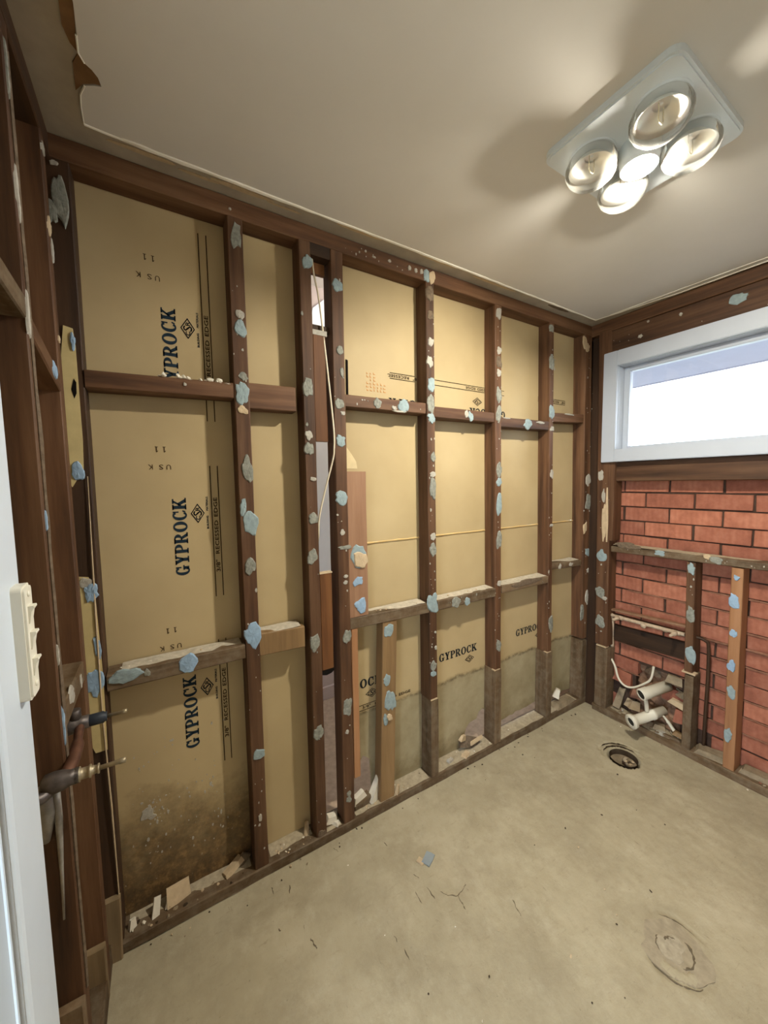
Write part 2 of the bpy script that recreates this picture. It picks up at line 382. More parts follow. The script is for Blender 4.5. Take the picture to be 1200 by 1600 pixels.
SCR = [[(-1.524, -0.39), (-1.508, -0.413), (-1.481, -0.434), (-1.482, -0.458), (-1.487, -0.482)], [(-1.481, -0.434), (-1.446, -0.426), (-1.429, -0.421)], [(-1.979, -0.078), (-1.987, -0.109)], [(-1.97, -0.275), (-1.965, -0.302), (-1.961, -0.313)], [(-1.736, -0.413), (-1.736, -0.433)], [(-1.573, -0.289), (-1.562, -0.315)], [(-2.037, -0.049), (-2.037, -0.082)], [(-1.6, -0.125), (-1.597, -0.146)], [(-1.789, -0.038), (-1.773, -0.064)], [(-2.052, -0.196), (-2.049, -0.206)], [(-1.601, -0.34), (-1.602, -0.387)], [(-1.558, -0.349), (-1.555, -0.4)], [(-1.326, -0.543), (-1.339, -0.581), (-1.341, -0.595)], [(-0.2, -0.543), (-0.202, -0.572)], [(-1.729, -0.455), (-1.729, -0.49)]]
g = G()
for pl in SCR:
    q = []
    for (x0, y0), (x1, y1) in zip(pl, pl[1:]):
        for i in range(5): q.append((x0+(x1-x0)*i/5+rnd.uniform(-.002, .002), y0+(y1-y0)*i/5+rnd.uniform(-.002, .002)))
    q.append(pl[-1]); g.tube([(x, y, floor_h(x, y)-.0004) for x, y in q], [.0004]+[rnd.uniform(.0008, .0026) for _ in q[2:]]+[.0004], 5)
tag(g.obj('scrape_marks', 'softdirt', fl), 'dark scrapes and cracks in the concrete', kind='stuff')
# ------------------------------------------------------------------ ceiling
ce = tag(G().box((-4.2, -2.6, H), (.12, .112, H+.012)).obj('ceiling', 'bareceil'), 'plasterboard ceiling painted off white with a bare torn margin along the walls', 'ceiling', kind='structure')
OUT = [(-2.440,-2.5),(-2.436,-.80),(-2.415,-.46),(-2.404,-.373),(-2.411,-.31),(-2.412,-.272),(-2.404,-.253),(-2.39,-.244),(-2.383,-.231),(-2.375,-.213),(-2.388,-.208),(-2.411,-.194),(-2.422,-.165),(-2.426,-.128),(-2.427,-.078),(-2.373,-.075),(-1.999,-.073),(-1.412,-.077),(-.734,-.071),(-.078,-.066),(-.03,-.45),(-.022,-.771),(-.02,-2.5)]
dn = lambda a, b, d: (a, b, H-d)
def wob(poly, k=6, a=.0035):
    out = []
    for (x0, y0), (x1, y1) in zip(poly, poly[1:]+poly[:1]):
        L = math.hypot(x1-x0, y1-y0); m = max(1, int(L/.04))
        for i in range(m):
            t = i/m; x, y = x0+(x1-x0)*t, y0+(y1-y0)*t
            out.append((x+a*noise.noise(Vector((x*40, y*40, 1))), y+a*noise.noise(Vector((x*40, y*40, 8)))))
    return out
G().prism(wob(OUT), dn, .0005, .005).obj('painted_skin', 'ceil', ce)
def ridge(pts, w0, name):
    pts = wob(pts+[pts[-1]], a=.002)[:-1]
    r = [w0*(.5+.9*abs(noise.noise(Vector((p[0]*17, p[1]*17, 3))))) for p in pts]
    return G().tube([(p[0], p[1], H-.005) for p in pts], r, 6).obj(name, 'ridge', ce)
ridge(OUT[14:20], .0062, 'paint_ridge'); ridge(OUT[19:23], .0042, 'paint_ridge')
ridge(OUT[11:15], .003, 'paint_ridge'); ridge(OUT[4:7], .003, 'paint_ridge')
tp_ = [(-2.436,-.60),(-2.428,-.359),(-2.431,-.317),(-2.423,-.285),(-2.413,-.272),(-2.410,-.31),(-2.404,-.373),(-2.413,-.46),(-2.434,-.62)]
G().prism(tp_, dn, .0005, .004).obj('torn_paper_strip', 'tornpaper', ce)['label'] = 'torn strip of brown lining paper'
G().prism([(-2.425,-.24),(-2.41,-.272),(-2.39,-.244),(-2.376,-.213),(-2.39,-.209),(-2.413,-.196),(-2.43,-.17)], dn, .0005, .0035).obj('torn_paper_strip', 'tornpaper', ce)
for (x, y, w_, h_, c) in [(-2.30,-.050,.16,.016,'d_c'),(-2.16,-.040,.12,.012,'d_c'),(-2.03,-.05,.2,.02,'d_c'),(-1.9,-.04,.12,.010,'d_c'),(-1.62,-.058,.2,.014,'d_c'),(-1.25,-.058,.2,.014,'d_c'),(-.9,-.05,.3,.016,'d_c'),(-.4,-.045,.2,.02,'d_d')]:
    poly = [(x+w_/2*math.cos(q/9*6.283)*(1+.3*noise.noise(Vector((q, x*9, 1)))), y+h_/2*math.sin(q/9*6.283)*(1+.4*noise.noise(Vector((q, x*5, 4))))) for q in range(9)]
    G().prism(poly, dn, .0003, .0022).obj('plaster_residue', c, ce)

# ================================================================== WALL BACK (stud wall with plasterboard behind)
wb = empty('wall_back', (-1.25, 0, 0), 'stripped timber stud wall with the backs of tan plasterboard sheets between the studs', 'wall', kind='structure')
MEM = {}
def vstud(key, xt, xb, w, z0, z1, y0=0., d=YS, mat='wood_z', name='stud'):
    o = timber(name, (xb, y0+d/2, z0), (xt, y0+d/2, z1), 'x', w/2, 'y', d/2, mat, wb); MEM[key] = (o, y0); return o
TPZ = 2.340; PZ = .042
timber('top_plate', (-2.60, YS/2, (TPZ+H)/2), (.09, YS/2, (TPZ+H)/2), 'y', YS/2, 'z', (H-TPZ)/2-.0005, 'wood_x', wb, 20); MEM['TP'] = (list(wb.children)[-1], 0)
timber('bottom_plate', (-2.60, .042, PZ/2), (.09, .042, PZ/2-.002), 'y', .048, 'z', PZ/2, 'oldwood_x', wb, 30, .004)
vstud('S0', -2.503, -2.512, .060, PZ, TPZ, .004, .07, 'darkwood_z')
vstud('S1', -2.0545, -2.056, .049, PZ, TPZ)
vstud('S2', -1.8175, -1.8185, .045, PZ-.03, TPZ)
vstud('S3', -1.694, -1.694, .050, PZ-.03, TPZ, -.002)
vstud('S4', -1.2485, -1.236, .046, .43, TPZ)
vstud('S5', -.816, -.795, .045, .45, TPZ)
vstud('S6', -.387, -.352, .037, .44, TPZ)
vstud('S7', -.030, .020, .070, .44, TPZ, .0, .08)
def sister(x, w, z0, z1, dz=0):
    o = timber('sistered_block', (x, YS/2-.004, z0), (x, YS/2-.004, z1), 'x', w/2, 'y', YS/2+.003, 'oldwood_z', wb, 6, .002); o['label'] = 'short weathered block spliced under a stud'; return o
sister(-1.234, .044, PZ, .425); sister(-.799, .048, PZ, .455); sister(-.357, .050, PZ, .44); sister(.0, .045, PZ, .43); sister(.05, .036, PZ, .42)
for x, z in ((-1.236, .428), (-.803, .452), (-.36, .437)):
    G().box((x-.02, -.004, z), (x+.018, .02, z+.006)).obj('splinter', 'd_c', wb)
def nog(key, x0, x1, z0, z1, z0b=None, d=YS-.006, mat='wood_x', y0=.001):
    h = (z1-z0)/2; dz = (z0b-z0) if z0b is not None else 0
    o = timber('nogging', (x0, y0+d/2, z0+h), (x1, y0+d/2, z0+h+dz), 'y', d/2, 'z', h, mat, wb); MEM[key] = (o, y0); return o
nog('N1', -2.474, -2.081, 1.749, 1.799, 1.759); nog('N2', -2.030, -1.866, 1.730, 1.818, 1.733, YS-.02, y0=.006)
nog('N3', -1.669, -1.274, 1.769, 1.816, 1.773); nog('N4', -1.223, -.840, 1.761, 1.810, 1.765); nog('N5', -.789, -.400, 1.746, 1.796, 1.752); nog('N6', -.361, -.062, 1.802, 1.853, 1.816)
nog('L1', -2.476, -2.082, .858, .908, .858, YS, 'oldwood_x', -.003); nog('L2', -2.030, -1.862, .850, .932, .843, YS-.012, 'palewood', .004)
nog('L3', -1.668, -1.262, .869, .916, .860, YS-.006, 'oldwood_x'); nog('L4', -1.210, -.812, .860, .906, .860, YS-.006, 'oldwood_x'); nog('L5', -.772, -.376, .868, .910, .865, YS-.006, 'oldwood_x'); nog('L6', -.336, -.045, .940, .976, .925, YS-.02, 'oldwood_x')
# board, pine strip and the short stud of the fourth bay
o = timber('fixing_board', (-1.627, .012, .917), (-1.628, .012, 1.516), 'x', .0455, 'y', .010, 'boardwood', wb); o['label'] = 'flat brown board fixed beside a stud with three blue adhesive spots'; MEM['brd'] = (o, .002)
o = timber('pine_strip', (-1.649, .016, .215), (-1.649, .016, .868), 'x', .015, 'y', .012, 'newwood', wb); o['label'] = 'fresh orange pine strip'
o = timber('cripple_stud', (-1.500, .034, PZ), (-1.474, .034, .864), 'x', .037, 'y', .028, 'palewood', wb); o['label'] = 'short pale stud standing under a nogging'; MEM['cr'] = (o, .006)

# plasterboard sheets: front face y = YS, printed
def sheet(name, poly, mat, label):
    o = G().prism(poly, lambda a, b, d: (a, YS+d, b), 0, .010).obj(name, mat, wb); o['label'] = label; return o
def rag(p, q, n, a):
    return [(p[0]+(q[0]-p[0])*i/n + a*noise.noise(Vector((i*1.3, p[0]*7, 2))), p[1]+(q[1]-p[1])*i/n + a*noise.noise(Vector((i*1.7, p[1]*9, 5)))) for i in range(n+1)]
ZT = 2.398
shA = sheet('plasterboard_sheet', [(-2.058, ZT), (-2.058, .03)] + rag((-2.52, .03), (-2.505, 1.0), 24, .012) + rag((-2.50, 1.05), (-2.50, 2.3), 8, .003) + [(-2.50, ZT)], 'paper_dirty', 'tall sheet printed sideways, soiled at its foot')
shB = sheet('plasterboard_sheet', [(-2.056, .03), (-1.803, .03), (-1.803, ZT), (-2.056, ZT)], 'paper', 'narrow unprinted sheet')
shC = sheet('plasterboard_sheet', [(-1.700, 1.211), (.08, 1.211), (.08, ZT), (-1.700, ZT)], 'paper', 'upper sheet with upside-down print')
notch = [(-1.700, .245)] + [(-1.64, .23), (-1.61, .21), (-1.585, .24), (-1.55, .21), (-1.54, .03), (-1.10, .03)] + [(-1.0, .045), (-.97, .10), (-.955, .14), (-.93, .16), (-.88, .165), (-.86, .20), (-.83, .21), (-.80, .17), (-.78, .10)] + \
        rag((-.74, .08), (-.37, .10), 12, .018) + [(-.31, .13), (-.26, .155), (-.22, .15), (-.2, .09), (-.16, .06), (-.1, .08), (.08, .06)]
shD = sheet('plasterboard_sheet', notch + [(.08, 1.203), (-1.700, 1.203)], 'paper_damp', 'lower sheet printed upright and water stained at its foot')
bead = [(-1.700+.04*i, 1.204+.0015*noise.noise(Vector((i*.7, 0, 1)))) for i in range(45)]
G().tube([(a, YS-.001, b+.003) for a, b in bead], [.0045+.002*noise.noise(Vector((i*.9, 3, 2))) for i in range(45)], 6).obj('joint_bead', plain('joint_compound', srgb('#c9ab74'), .6), wb)['label'] = 'cream bead of compound in the joint of two sheets'

# ---- lettering
def ring(cx, cy, rx, ry, ix, iy, a0, a1, n=14):
    out = []
    for k in range(n):
        q0, q1 = math.radians(a0+(a1-a0)*k/n), math.radians(a0+(a1-a0)*(k+1)/n)
        out.append([(cx+rx*math.cos(q0), cy+ry*math.sin(q0)), (cx+rx*math.cos(q1), cy+ry*math.sin(q1)), (cx+ix*math.cos(q1), cy+iy*math.sin(q1)), (cx+ix*math.cos(q0), cy+iy*math.sin(q0))])
    return out
def rc(a, b, c, d): return [(a, b), (c, b), (c, d), (a, d)]
SER = .10
GL = {
 'G': (ring(.46, .5, .46, .52, .17, .40, 40, 320, 18) + [rc(.52, .36, 1.0, .46), rc(.60, .03, .88, .40), rc(.72, .60, .85, 1.0)], 1.02),
 'Y': ([[(.03, 1), (.36, 1), (.62, .48), (.34, .42)], [(.66, 1), (.84, 1), (.62, .40), (.46, .44)], rc(.33, 0, .63, .5), rc(0, 1-SER, .44, 1), rc(.56, 1-SER, .98, 1), rc(.17, 0, .79, SER)], 1.0),
 'P': ([rc(.08, 0, .38, 1), rc(0, 0, .52, SER), rc(0, 1-SER, .44, 1), rc(.34, .91, .48, 1), rc(.34, .41, .48, .51)] + ring(.46, .71, .46, .29, .15, .20, -90, 90, 8), .92),
 'R': ([rc(.08, 0, .38, 1), rc(0, 0, .48, SER), rc(0, 1-SER, .44, 1), rc(.34, .91, .48, 1), rc(.34, .43, .52, .53), [(.36, .50), (.66, .50), (1.02, .03), (.72, .0)], rc(.68, 0, 1.08, SER)] + ring(.46, .72, .46, .28, .15, .19, -90, 90, 8), 1.06),
 'O': (ring(.52, .5, .52, .52, .21, .40, 0, 360, 22), 1.08),
 'C': (ring(.48, .5, .48, .52, .18, .40, 42, 318, 18) + [rc(.74, .58, .87, 1.0), [(.76, .16), (.86, .04), (.97, .28), (.86, .32)]], .98),
 'K': ([rc(.08, 0, .38, 1), rc(0, 0, .50, SER), rc(0, 1-SER, .48, 1), [(.28, .34), (.46, .38), (.92, .95), (.70, .95)], [(.36, .54), (.60, .66), (1.06, .03), (.74, .0)], rc(.58, 1-SER, 1.04, 1), rc(.64, 0, 1.12, SER)], 1.10)}
def word_polys(s, track=.06):
    x = 0; out = []
    for ch in s:
        P, wd = GL[ch]; out += [[(a+x, b) for a, b in p] for p in P]; x += wd+track
    return out, x-track
FONTC = {}
def font_polys(s):
    if s not in FONTC:
        cu = bpy.data.curves.new('text', 'FONT'); cu.body = s; cu.resolution_u = 2
        o = bpy.data.objects.new('text', cu); COL.objects.link(o); dg = bpy.context.evaluated_depsgraph_get()
        me = bpy.data.meshes.new_from_object(o.evaluated_get(dg)); vs = [(v.co.x, v.co.y) for v in me.vertices]
        FONTC[s] = [[vs[i] for i in p.vertices] for p in me.polygons]
        bpy.data.objects.remove(o); bpy.data.meshes.remove(me); bpy.data.curves.remove(cu)
    P = FONTC[s]; xs = [a for p in P for a, b in p]; ys = [b for p in P for a, b in p]
    x0, x1, y0, y1 = min(xs), max(xs), min(ys), max(ys)
    return [[((a-x0)/(x1-x0), (b-y0)/(y1-y0)) for a, b in p] for p in P]
def imprint(parent, polys, org, rot, mat, name, y=YS):
    """flat print on the sheet face; org = (x, z) of the text origin, rot in quarter turns counter-clockwise"""
    c, s = [(1, 0), (0, 1), (-1, 0), (0, -1)][rot]; vs, fs = [], []
    for p in polys:
        b = len(vs); vs += [(org[0]+a*c-q*s, y-.0009, org[1]+a*s+q*c) for a, q in p]; fs.append(tuple(range(b, b+len(p))))
    return mesh(name, vs, fs, mat, parent)
def fit(polys, x, y, w, h): return [[(x+a*w, y+b*h) for a, b in p] for p in polys]
WORD, WL_ = word_polys('GYPROCK')
def clip_polys(polys, lo, hi):
    return [p for p in polys if all(lo <= a <= hi for a, b in p)]
def brand(sheet_, org, rot, lo=0, hi=9, mat='ink_blue', small=True):
    L, Hc = .262, .041
    P = [[(a/WL_*L, b*Hc) for a, b in p] for p in WORD]
    imprint(sheet_, clip_polys(P, lo-.002, hi+.05), org, rot, mat, 'printed_word')
    cx, cy = .208, -.034; d = []
    A = [(cx-.033, cy), (cx, cy+.021), (cx+.033, cy), (cx, cy-.021)]; B = [(cx+(a-cx)*.88, cy+(b-cy)*.88) for a, b in A]
    for i in range(4): d.append([A[i], A[(i+1) % 4], B[(i+1) % 4], B[i]])
    d += fit(font_polys('C'), cx-.022, cy-.007, .013, .013) + fit(font_polys('S'), cx-.008, cy-.013, .016, .026) + fit(font_polys('R'), cx+.009, cy-.007, .013, .013)
    if small: d += fit(font_polys('BUILDING'), cx-.055, cy-.033, .045, .006) + fit(font_polys('MATERIALS'), cx+.008, cy-.033, .048, .006)
    d += [[(a+.0008, b) for a, b in p] for p in d] + [[(a, b+.0008) for a, b in p] for p in d]
    imprint(sheet_, d, org, rot, mat if small else 'ink', 'printed_emblem')
def edge_print(sheet_, org, rot, L0, L1, text=True, gap=None):
    """two rules with the words between them"""
    y0, y1 = -.103, -.079; d = []
    for y in (y0, y1):
        d.append(rc(L0, y-.0011, L1, y+.0011))
    if text: d += fit(font_polys('3/8"'), -.002, y0+.006, .042, .013) + fit(font_polys('RECESSED'), .062, y0+.006, .118, .012) + fit(font_polys('EDGE'), .194, y0+.006, .066, .012)
    d += [[(a+.0009, b) for a, b in p] for p in d] + [[(a, b+.0009) for a, b in p] for p in d]
    imprint(sheet_, d, org, rot, 'ink_brown', 'printed_edge_line')
for z0 in (.548, 1.166, 1.778):
    brand(shA, (-2.236, z0), 1)
    edge_print(shA, (-2.236, z0), 1, -.09, .37 if z0 < 1.7 else .52)
for z0 in (2.128, 1.535, .930):
    d = [[(.064-a*.064, .016-b*.016) for a, b in p] for p in fit(font_polys('U'), 0, 0, .20, 1)+fit(font_polys('S'), .34, 0, .19, 1)+fit(font_polys('K'), .80, 0, .20, 1)]
    d += [[(.022+.03-a*.03, .074-b*.018) for a, b in p] for p in [rc(.10, 0, .19, 1), [(.10, 1), (.10, .82), (0, .66), (0, .78)], rc(.0, 0, .28, .10), rc(.82, 0, .91, 1), [(.82, 1), (.82, .82), (.72, .66), (.72, .78)], rc(.72, 0, 1.0, .10)]]
    imprint(shA, d, (-2.338, z0-.012), 0, 'ink_brown', 'printed_stamp')
for x0, lo, hi in ((-1.742, .14, 9), (-1.142, 0, 9), (-.564, 0, 9)):
    brand(shD, (x0, .556), 0, lo, hi, 'ink', False)
edge_print(shD, (-1.582, .556), 0, -.1, .12, True)
for xk in (-.676, -1.276): brand(shC, (xk, 1.843), 2, 0, 9, 'ink', False)
for xk, a, b in ((-1.250, .03, .165), (-.705, -.02, .46), (-.14, .0, .26)):
    edge_print(shC, (xk, 1.849), 2, a, b)
# stamped patch by the third stud
pt = patch('patch_panel', wb, 'y', YS, [(-1.628, 1.835), (-1.43, 1.825), (-1.425, 1.94), (-1.46, 1.955), (-1.628, 1.972)], .0035, 'paper'); pt['label'] = 'loose cut-out of plasterboard with a faded orange stamp'
d = []
for r in range(6):
    for c in range(3 if r < 3 else 6):
        if rnd.random() < .85: q = rnd.uniform(-.002, .002); d += [rc(-1.535+c*.017+q, 1.93-r*.014, -1.535+c*.017+.0025+q, 1.93-r*.014+rnd.uniform(.006, .010)), rc(-1.535+c*.017+q, 1.93-r*.014, -1.535+c*.017+rnd.uniform(.006, .011), 1.93-r*.014+.0025)]
imprint(pt, d, (0, 0), 0, 'ink_red', 'faded_stamp', YS-.0035)
patch('cut_slot', wb, 'y', YS, [(-1.629, 1.80), (-1.621, 1.80), (-1.620, 1.972), (-1.628, 1.975)], .0042, 'blackgap')
patch('plaster_smear', wb, 'y', YS, [(-1.69, 1.53), (-1.585, 1.53), (-1.59, 1.56), (-1.61, 1.59), (-1.65, 1.64), (-1.69, 1.66)], .0012, plain('thin_plaster_smear', srgb('#d3bf95'), .7))
# chalk-like figures on the top plate
DAUBS = {
 'S1': [(-2.052,2.283,0.034,0.095,'g'),(-2.050,2.034,0.037,0.041,'w'),(-2.050,1.987,0.041,0.054,'b'),(-2.047,1.834,0.031,0.028,'g'),(-2.054,1.778,0.048,0.083,'b'),(-2.054,1.722,0.035,0.030,'c'),(-2.047,1.522,0.038,0.094,'g'),(-2.067,1.394,0.025,0.062,'b'),(-2.046,1.334,0.056,0.089,'b'),(-2.054,1.184,0.045,0.059,'g'),(-2.045,1.199,0.022,0.027,'w'),(-2.054,0.939,0.057,0.098,'B'),(-2.052,0.488,0.049,0.039,'b'),(-2.056,0.239,0.016,0.040,'w')],
 'S2': [(-1.808,2.273,0.041,0.058,'b'),(-1.820,1.823,0.042,0.074,'g'),(-1.822,1.650,0.040,0.047,'w'),(-1.822,1.600,0.043,0.052,'g'),(-1.811,1.487,0.033,0.022,'w'),(-1.815,1.338,0.038,0.049,'g'),(-1.823,1.191,0.043,0.059,'g'),(-1.823,0.850,0.039,0.077,'g'),(-1.820,0.481,0.043,0.058,'g'),(-1.818,0.047,0.035,0.039,'d')],
 'S3': [(-1.694,2.214,0.045,0.051,'b'),(-1.689,1.978,0.030,0.038,'g'),(-1.682,1.895,0.016,0.044,'g'),(-1.695,1.777,0.041,0.044,'g'),(-1.683,1.742,0.027,0.022,'w'),(-1.696,1.638,0.046,0.047,'b'),(-1.696,1.414,0.053,0.061,'b'),(-1.696,1.274,0.028,0.031,'w'),(-1.689,1.213,0.062,0.018,'g'),(-1.686,1.095,0.028,0.018,'w'),(-1.688,1.070,0.026,0.021,'w'),(-1.685,0.845,0.043,0.062,'g'),(-1.691,0.550,0.046,0.083,'g'),(-1.697,0.440,0.023,0.022,'w'),(-1.695,0.166,0.024,0.026,'g'),(-1.696,0.141,0.024,0.029,'g')],
 'S4': [(-1.266,2.363,0.032,0.059,'b'),(-1.236,2.363,0.036,0.059,'c'),(-1.249,2.292,0.046,0.070,'d'),(-1.246,2.202,0.039,0.041,'d'),(-1.245,2.086,0.043,0.055,'w'),(-1.251,2.003,0.047,0.066,'w'),(-1.243,1.905,0.044,0.070,'b'),(-1.247,1.822,0.044,0.085,'g'),(-1.245,1.755,0.047,0.048,'b'),(-1.234,1.581,0.030,0.043,'g'),(-1.238,1.504,0.045,0.035,'w'),(-1.236,1.439,0.041,0.103,'g'),(-1.238,1.218,0.041,0.048,'w'),(-1.238,1.155,0.041,0.066,'g'),(-1.238,0.903,0.069,0.117,'b'),(-1.237,0.596,0.035,0.047,'g'),(-1.238,0.558,0.035,0.035,'b'),(-1.227,0.760,0.015,0.016,'w'),(-1.225,0.683,0.019,0.025,'w')],
 'S5': [(-0.816,2.302,0.046,0.077,'w'),(-0.809,2.122,0.046,0.050,'w'),(-0.810,2.067,0.042,0.059,'d'),(-0.810,2.014,0.042,0.047,'w'),(-0.808,1.903,0.042,0.079,'g'),(-0.807,1.812,0.042,0.090,'g'),(-0.803,1.525,0.043,0.076,'g'),(-0.802,1.464,0.043,0.046,'b'),(-0.801,1.348,0.043,0.134,'b'),(-0.798,1.159,0.043,0.095,'g'),(-0.793,0.929,0.039,0.042,'w'),(-0.793,0.586,0.040,0.064,'g')],
 'S6': [(-0.391,2.308,0.045,0.041,'g'),(-0.385,2.127,0.046,0.080,'g'),(-0.376,1.854,0.047,0.078,'b'),(-0.373,1.760,0.047,0.040,'w'),(-0.365,1.503,0.047,0.066,'w'),(-0.345,0.610,0.043,0.119,'g'),(-0.358,1.207,0.042,0.019,'w')],
 'S7': [(-0.072,2.294,0.046,0.078,'c'),(-0.041,2.267,0.054,0.052,'c'),(0.005,1.466,0.070,0.096,'w'),(0.012,1.325,0.071,0.106,'g'),(-0.015,1.164,0.042,0.074,'c'),(0.028,1.001,0.072,0.054,'b'),(-0.025,0.616,0.043,0.106,'g'),(0.028,0.705,0.058,0.120,'w'),(0.034,0.886,0.044,0.042,'w')],
 'N1': [(-2.225,1.787,0.014,0.014,'w')],
 'N3': [(-1.522,1.794,0.040,0.044,'g'),(-1.393,1.796,0.060,0.057,'b'),(-1.441,1.783,0.035,0.024,'w'),(-1.413,1.771,0.099,0.011,'w')],
 'N4': [(-1.029,1.793,0.033,0.051,'w'),(-1.002,1.784,0.038,0.049,'b')],
 'N5': [(-0.580,1.774,0.074,0.058,'b'),(-0.471,1.789,0.100,0.018,'w'),(-0.745,1.793,0.073,0.010,'w')],
 'N6': [(-0.206,1.854,0.126,0.015,'w')],
 'L1': [(-2.259,0.887,0.055,0.071,'B'),(-2.427,0.894,0.095,0.048,'b'),(-2.374,0.890,0.018,0.025,'g')],
 'L4': [(-1.096,0.879,0.062,0.054,'g'),(-1.020,0.873,0.039,0.046,'b')],
 'L5': [(-0.559,0.902,0.276,0.041,'d')],
 'L6': [(-0.266,0.950,0.038,0.039,'w'),(-0.156,0.948,0.053,0.032,'w')],
 'brd': [(-1.621,1.167,0.083,0.090,'b'),(-1.630,1.066,0.050,0.045,'B'),(-1.618,0.961,0.063,0.062,'B')],
 'cr': [(-1.482,0.819,0.049,0.063,'b'),(-1.494,0.600,0.040,0.055,'b'),(-1.477,0.499,0.064,0.107,'b'),(-1.504,0.421,0.026,0.053,'b')],
 'TP': [(-2.067,2.360,0.012,0.012,'w'),(-1.595,2.365,0.008,0.010,'w'),(-1.530,2.365,0.024,0.010,'w'),(-1.456,2.371,0.022,0.015,'w'),(-1.358,2.370,0.023,0.026,'w'),(-1.324,2.369,0.024,0.026,'w'),(-1.294,2.372,0.024,0.026,'w'),(-1.264,2.371,0.028,0.043,'b')],
 'W1': [(-0.109,1.205,0.030,0.242,'c'),(-0.098,1.003,0.066,0.075,'b'),(-0.097,0.770,0.066,0.068,'g'),(-0.126,0.739,0.034,0.024,'w'),(-0.103,0.582,0.059,0.081,'g'),(-0.082,1.491,0.038,0.066,'w'),(-0.100,1.374,0.023,0.089,'w')],
 'W2': [(-0.553,1.003,0.035,0.063,'b'),(-0.559,0.765,0.037,0.087,'g'),(-0.566,0.563,0.046,0.108,'b'),(-0.575,0.345,0.019,0.020,'w')],
 'W3': [(-0.728,0.996,0.027,0.024,'B'),(-0.724,0.880,0.041,0.074,'B'),(-0.728,0.725,0.030,0.037,'B'),(-0.728,0.563,0.035,0.056,'B'),(-0.731,0.436,0.035,0.069,'b'),(-0.729,0.215,0.035,0.074,'b')],
 'NW': [(-0.408,1.065,0.057,0.035,'b'),(-0.612,1.078,0.030,0.026,'c'),(-0.649,1.068,0.053,0.038,'g'),(-0.244,1.081,0.138,0.037,'d')],
 'HD': [(-0.675,2.286,0.067,0.052,'b'),(-0.270,2.253,0.026,0.021,'w'),(-0.204,2.369,0.020,0.014,'w'),(-0.454,2.299,0.017,0.019,'w'),(-0.306,2.318,0.013,0.014,'w')],
}
for k, L in DAUBS.items():
    if k in MEM:
        for a, z, w_, h_, c in L: daub(MEM[k][0], 'y', MEM[k][1]-.0004, a, z, w_*(.78 if c == 'w' else 1), h_*(.8 if c == 'w' else 1), c)
a0 = daub(MEM['brd'][0], 'y', -.0025, -1.617, 1.155, .07, .072, 'd_c', 'plaster_disc', .004)
daub(MEM['cr'][0], 'y', .002, -1.487, .43, .03, .032, 'c', t=.007)
def specks(parent, plane, at, a0, a1, z0, z1, n, mat='d_w'):
    fn = {'y': lambda p, q, d: (p, at-d, q), 'x': lambda p, q, d: (at-d, p, q)}[plane]; g = G()
    for _ in range(int(n*.7)):
        a, z, r, e = rnd.uniform(a0, a1), rnd.uniform(z0, z1), rnd.choice([.0015, .002, .002, .003, .0045])*rnd.uniform(.7, 1.3), rnd.uniform(.7, 2.2)
        poly = [(a+r*math.cos(k*1.0472+.3)*rnd.uniform(.6, 1.1), z+r*e*math.sin(k*1.0472+.3)*rnd.uniform(.6, 1.1)) for k in range(6)]
        g.prism(poly, fn, -.001, rnd.uniform(.0008, .002))
    return tag(g.obj('plaster_specks', mat, parent), kind='stuff')
for k, a0, a1, z0, z1, n in (('S1', -2.077, -2.034, .1, 2.3, 30), ('S2', -1.838, -1.798, .1, 2.3, 22), ('S3', -1.717, -1.672, .1, 2.3, 26), ('S4', -1.262, -1.225, .6, 2.3, 60), ('S5', -.822, -.788, .6, 2.25, 50), ('S6', -.382, -.358, .55, 2.25, 40), ('S7', -.04, .03, .5, 2.25, 40), ('TP', -1.66, -1.28, 2.35, 2.39, 16), ('N3', -1.66, -1.28, 1.775, 1.81, 10), ('L4', -1.2, -.82, .865, .90, 12), ('L5', -.76, -.39, .872, .903, 14)):
    specks(MEM[k][0], 'y', MEM[k][1]-.0002, a0, a1, z0, z1, n, rnd.choice(['d_w', 'd_w', 'd_g']) if k not in ('S4', 'S5') else 'd_w')
specks(shA, 'y', YS-.0002, -2.46, -2.15, .16, .62, 110); specks(shA, 'y', YS-.0002, -2.40, -2.34, .33, .42, 40)
daub(shA, 'y', YS, -2.405, .372, .04, .045, 'd_w', 'plaster_splash', .002); daub(shA, 'y', YS, -2.39, .355, .025, .02, 'd_w', 'plaster_splash', .002)
# cream painted remains on the corner stud
S0 = MEM['S0'][0]
patch('paint_patch', S0, 'y', .004, [(-2.532, 1.72), (-2.535, 1.60), (-2.530, 1.50), (-2.520, 1.47), (-2.492, 1.52), (-2.489, 1.60), (-2.489, 1.86), (-2.492, 1.905), (-2.512, 1.91), (-2.520, 1.84)], .004, 'cream')
patch('knot_hole', S0, 'y', .0, [(-2.505, 1.74), (-2.498, 1.77), (-2.493, 1.76), (-2.494, 1.73), (-2.500, 1.715)], .0008, 'blackgap')
patch('paint_patch', S0, 'y', .004, [(-2.540, 1.10), (-2.528, .72), (-2.515, .68), (-2.487, .68), (-2.484, .90), (-2.488, 1.15), (-2.50, 1.21), (-2.525, 1.215), (-2.540, 1.19)], .004, 'cream')
for a, z, w_, h_, c in [(-2.497, 2.24, .034, .13, 'g'), (-2.518, 2.20, .03, .06, 'g'), (-2.505, 1.515, .030, .06, 'B'), (-2.494, 1.87, .012, .05, 'B'), (-2.497, 1.165, .038, .060, 'B'), (-2.508, 1.195, .03, .03, 'w'), (-2.492, 1.0, .018, .075, 'B'), (-2.506, .895, .05, .085, 'B'), (-2.505, 2.325, .02, .012, 'w')]:
    daub(S0, 'y', -.0004, a, z, w_, h_, c)
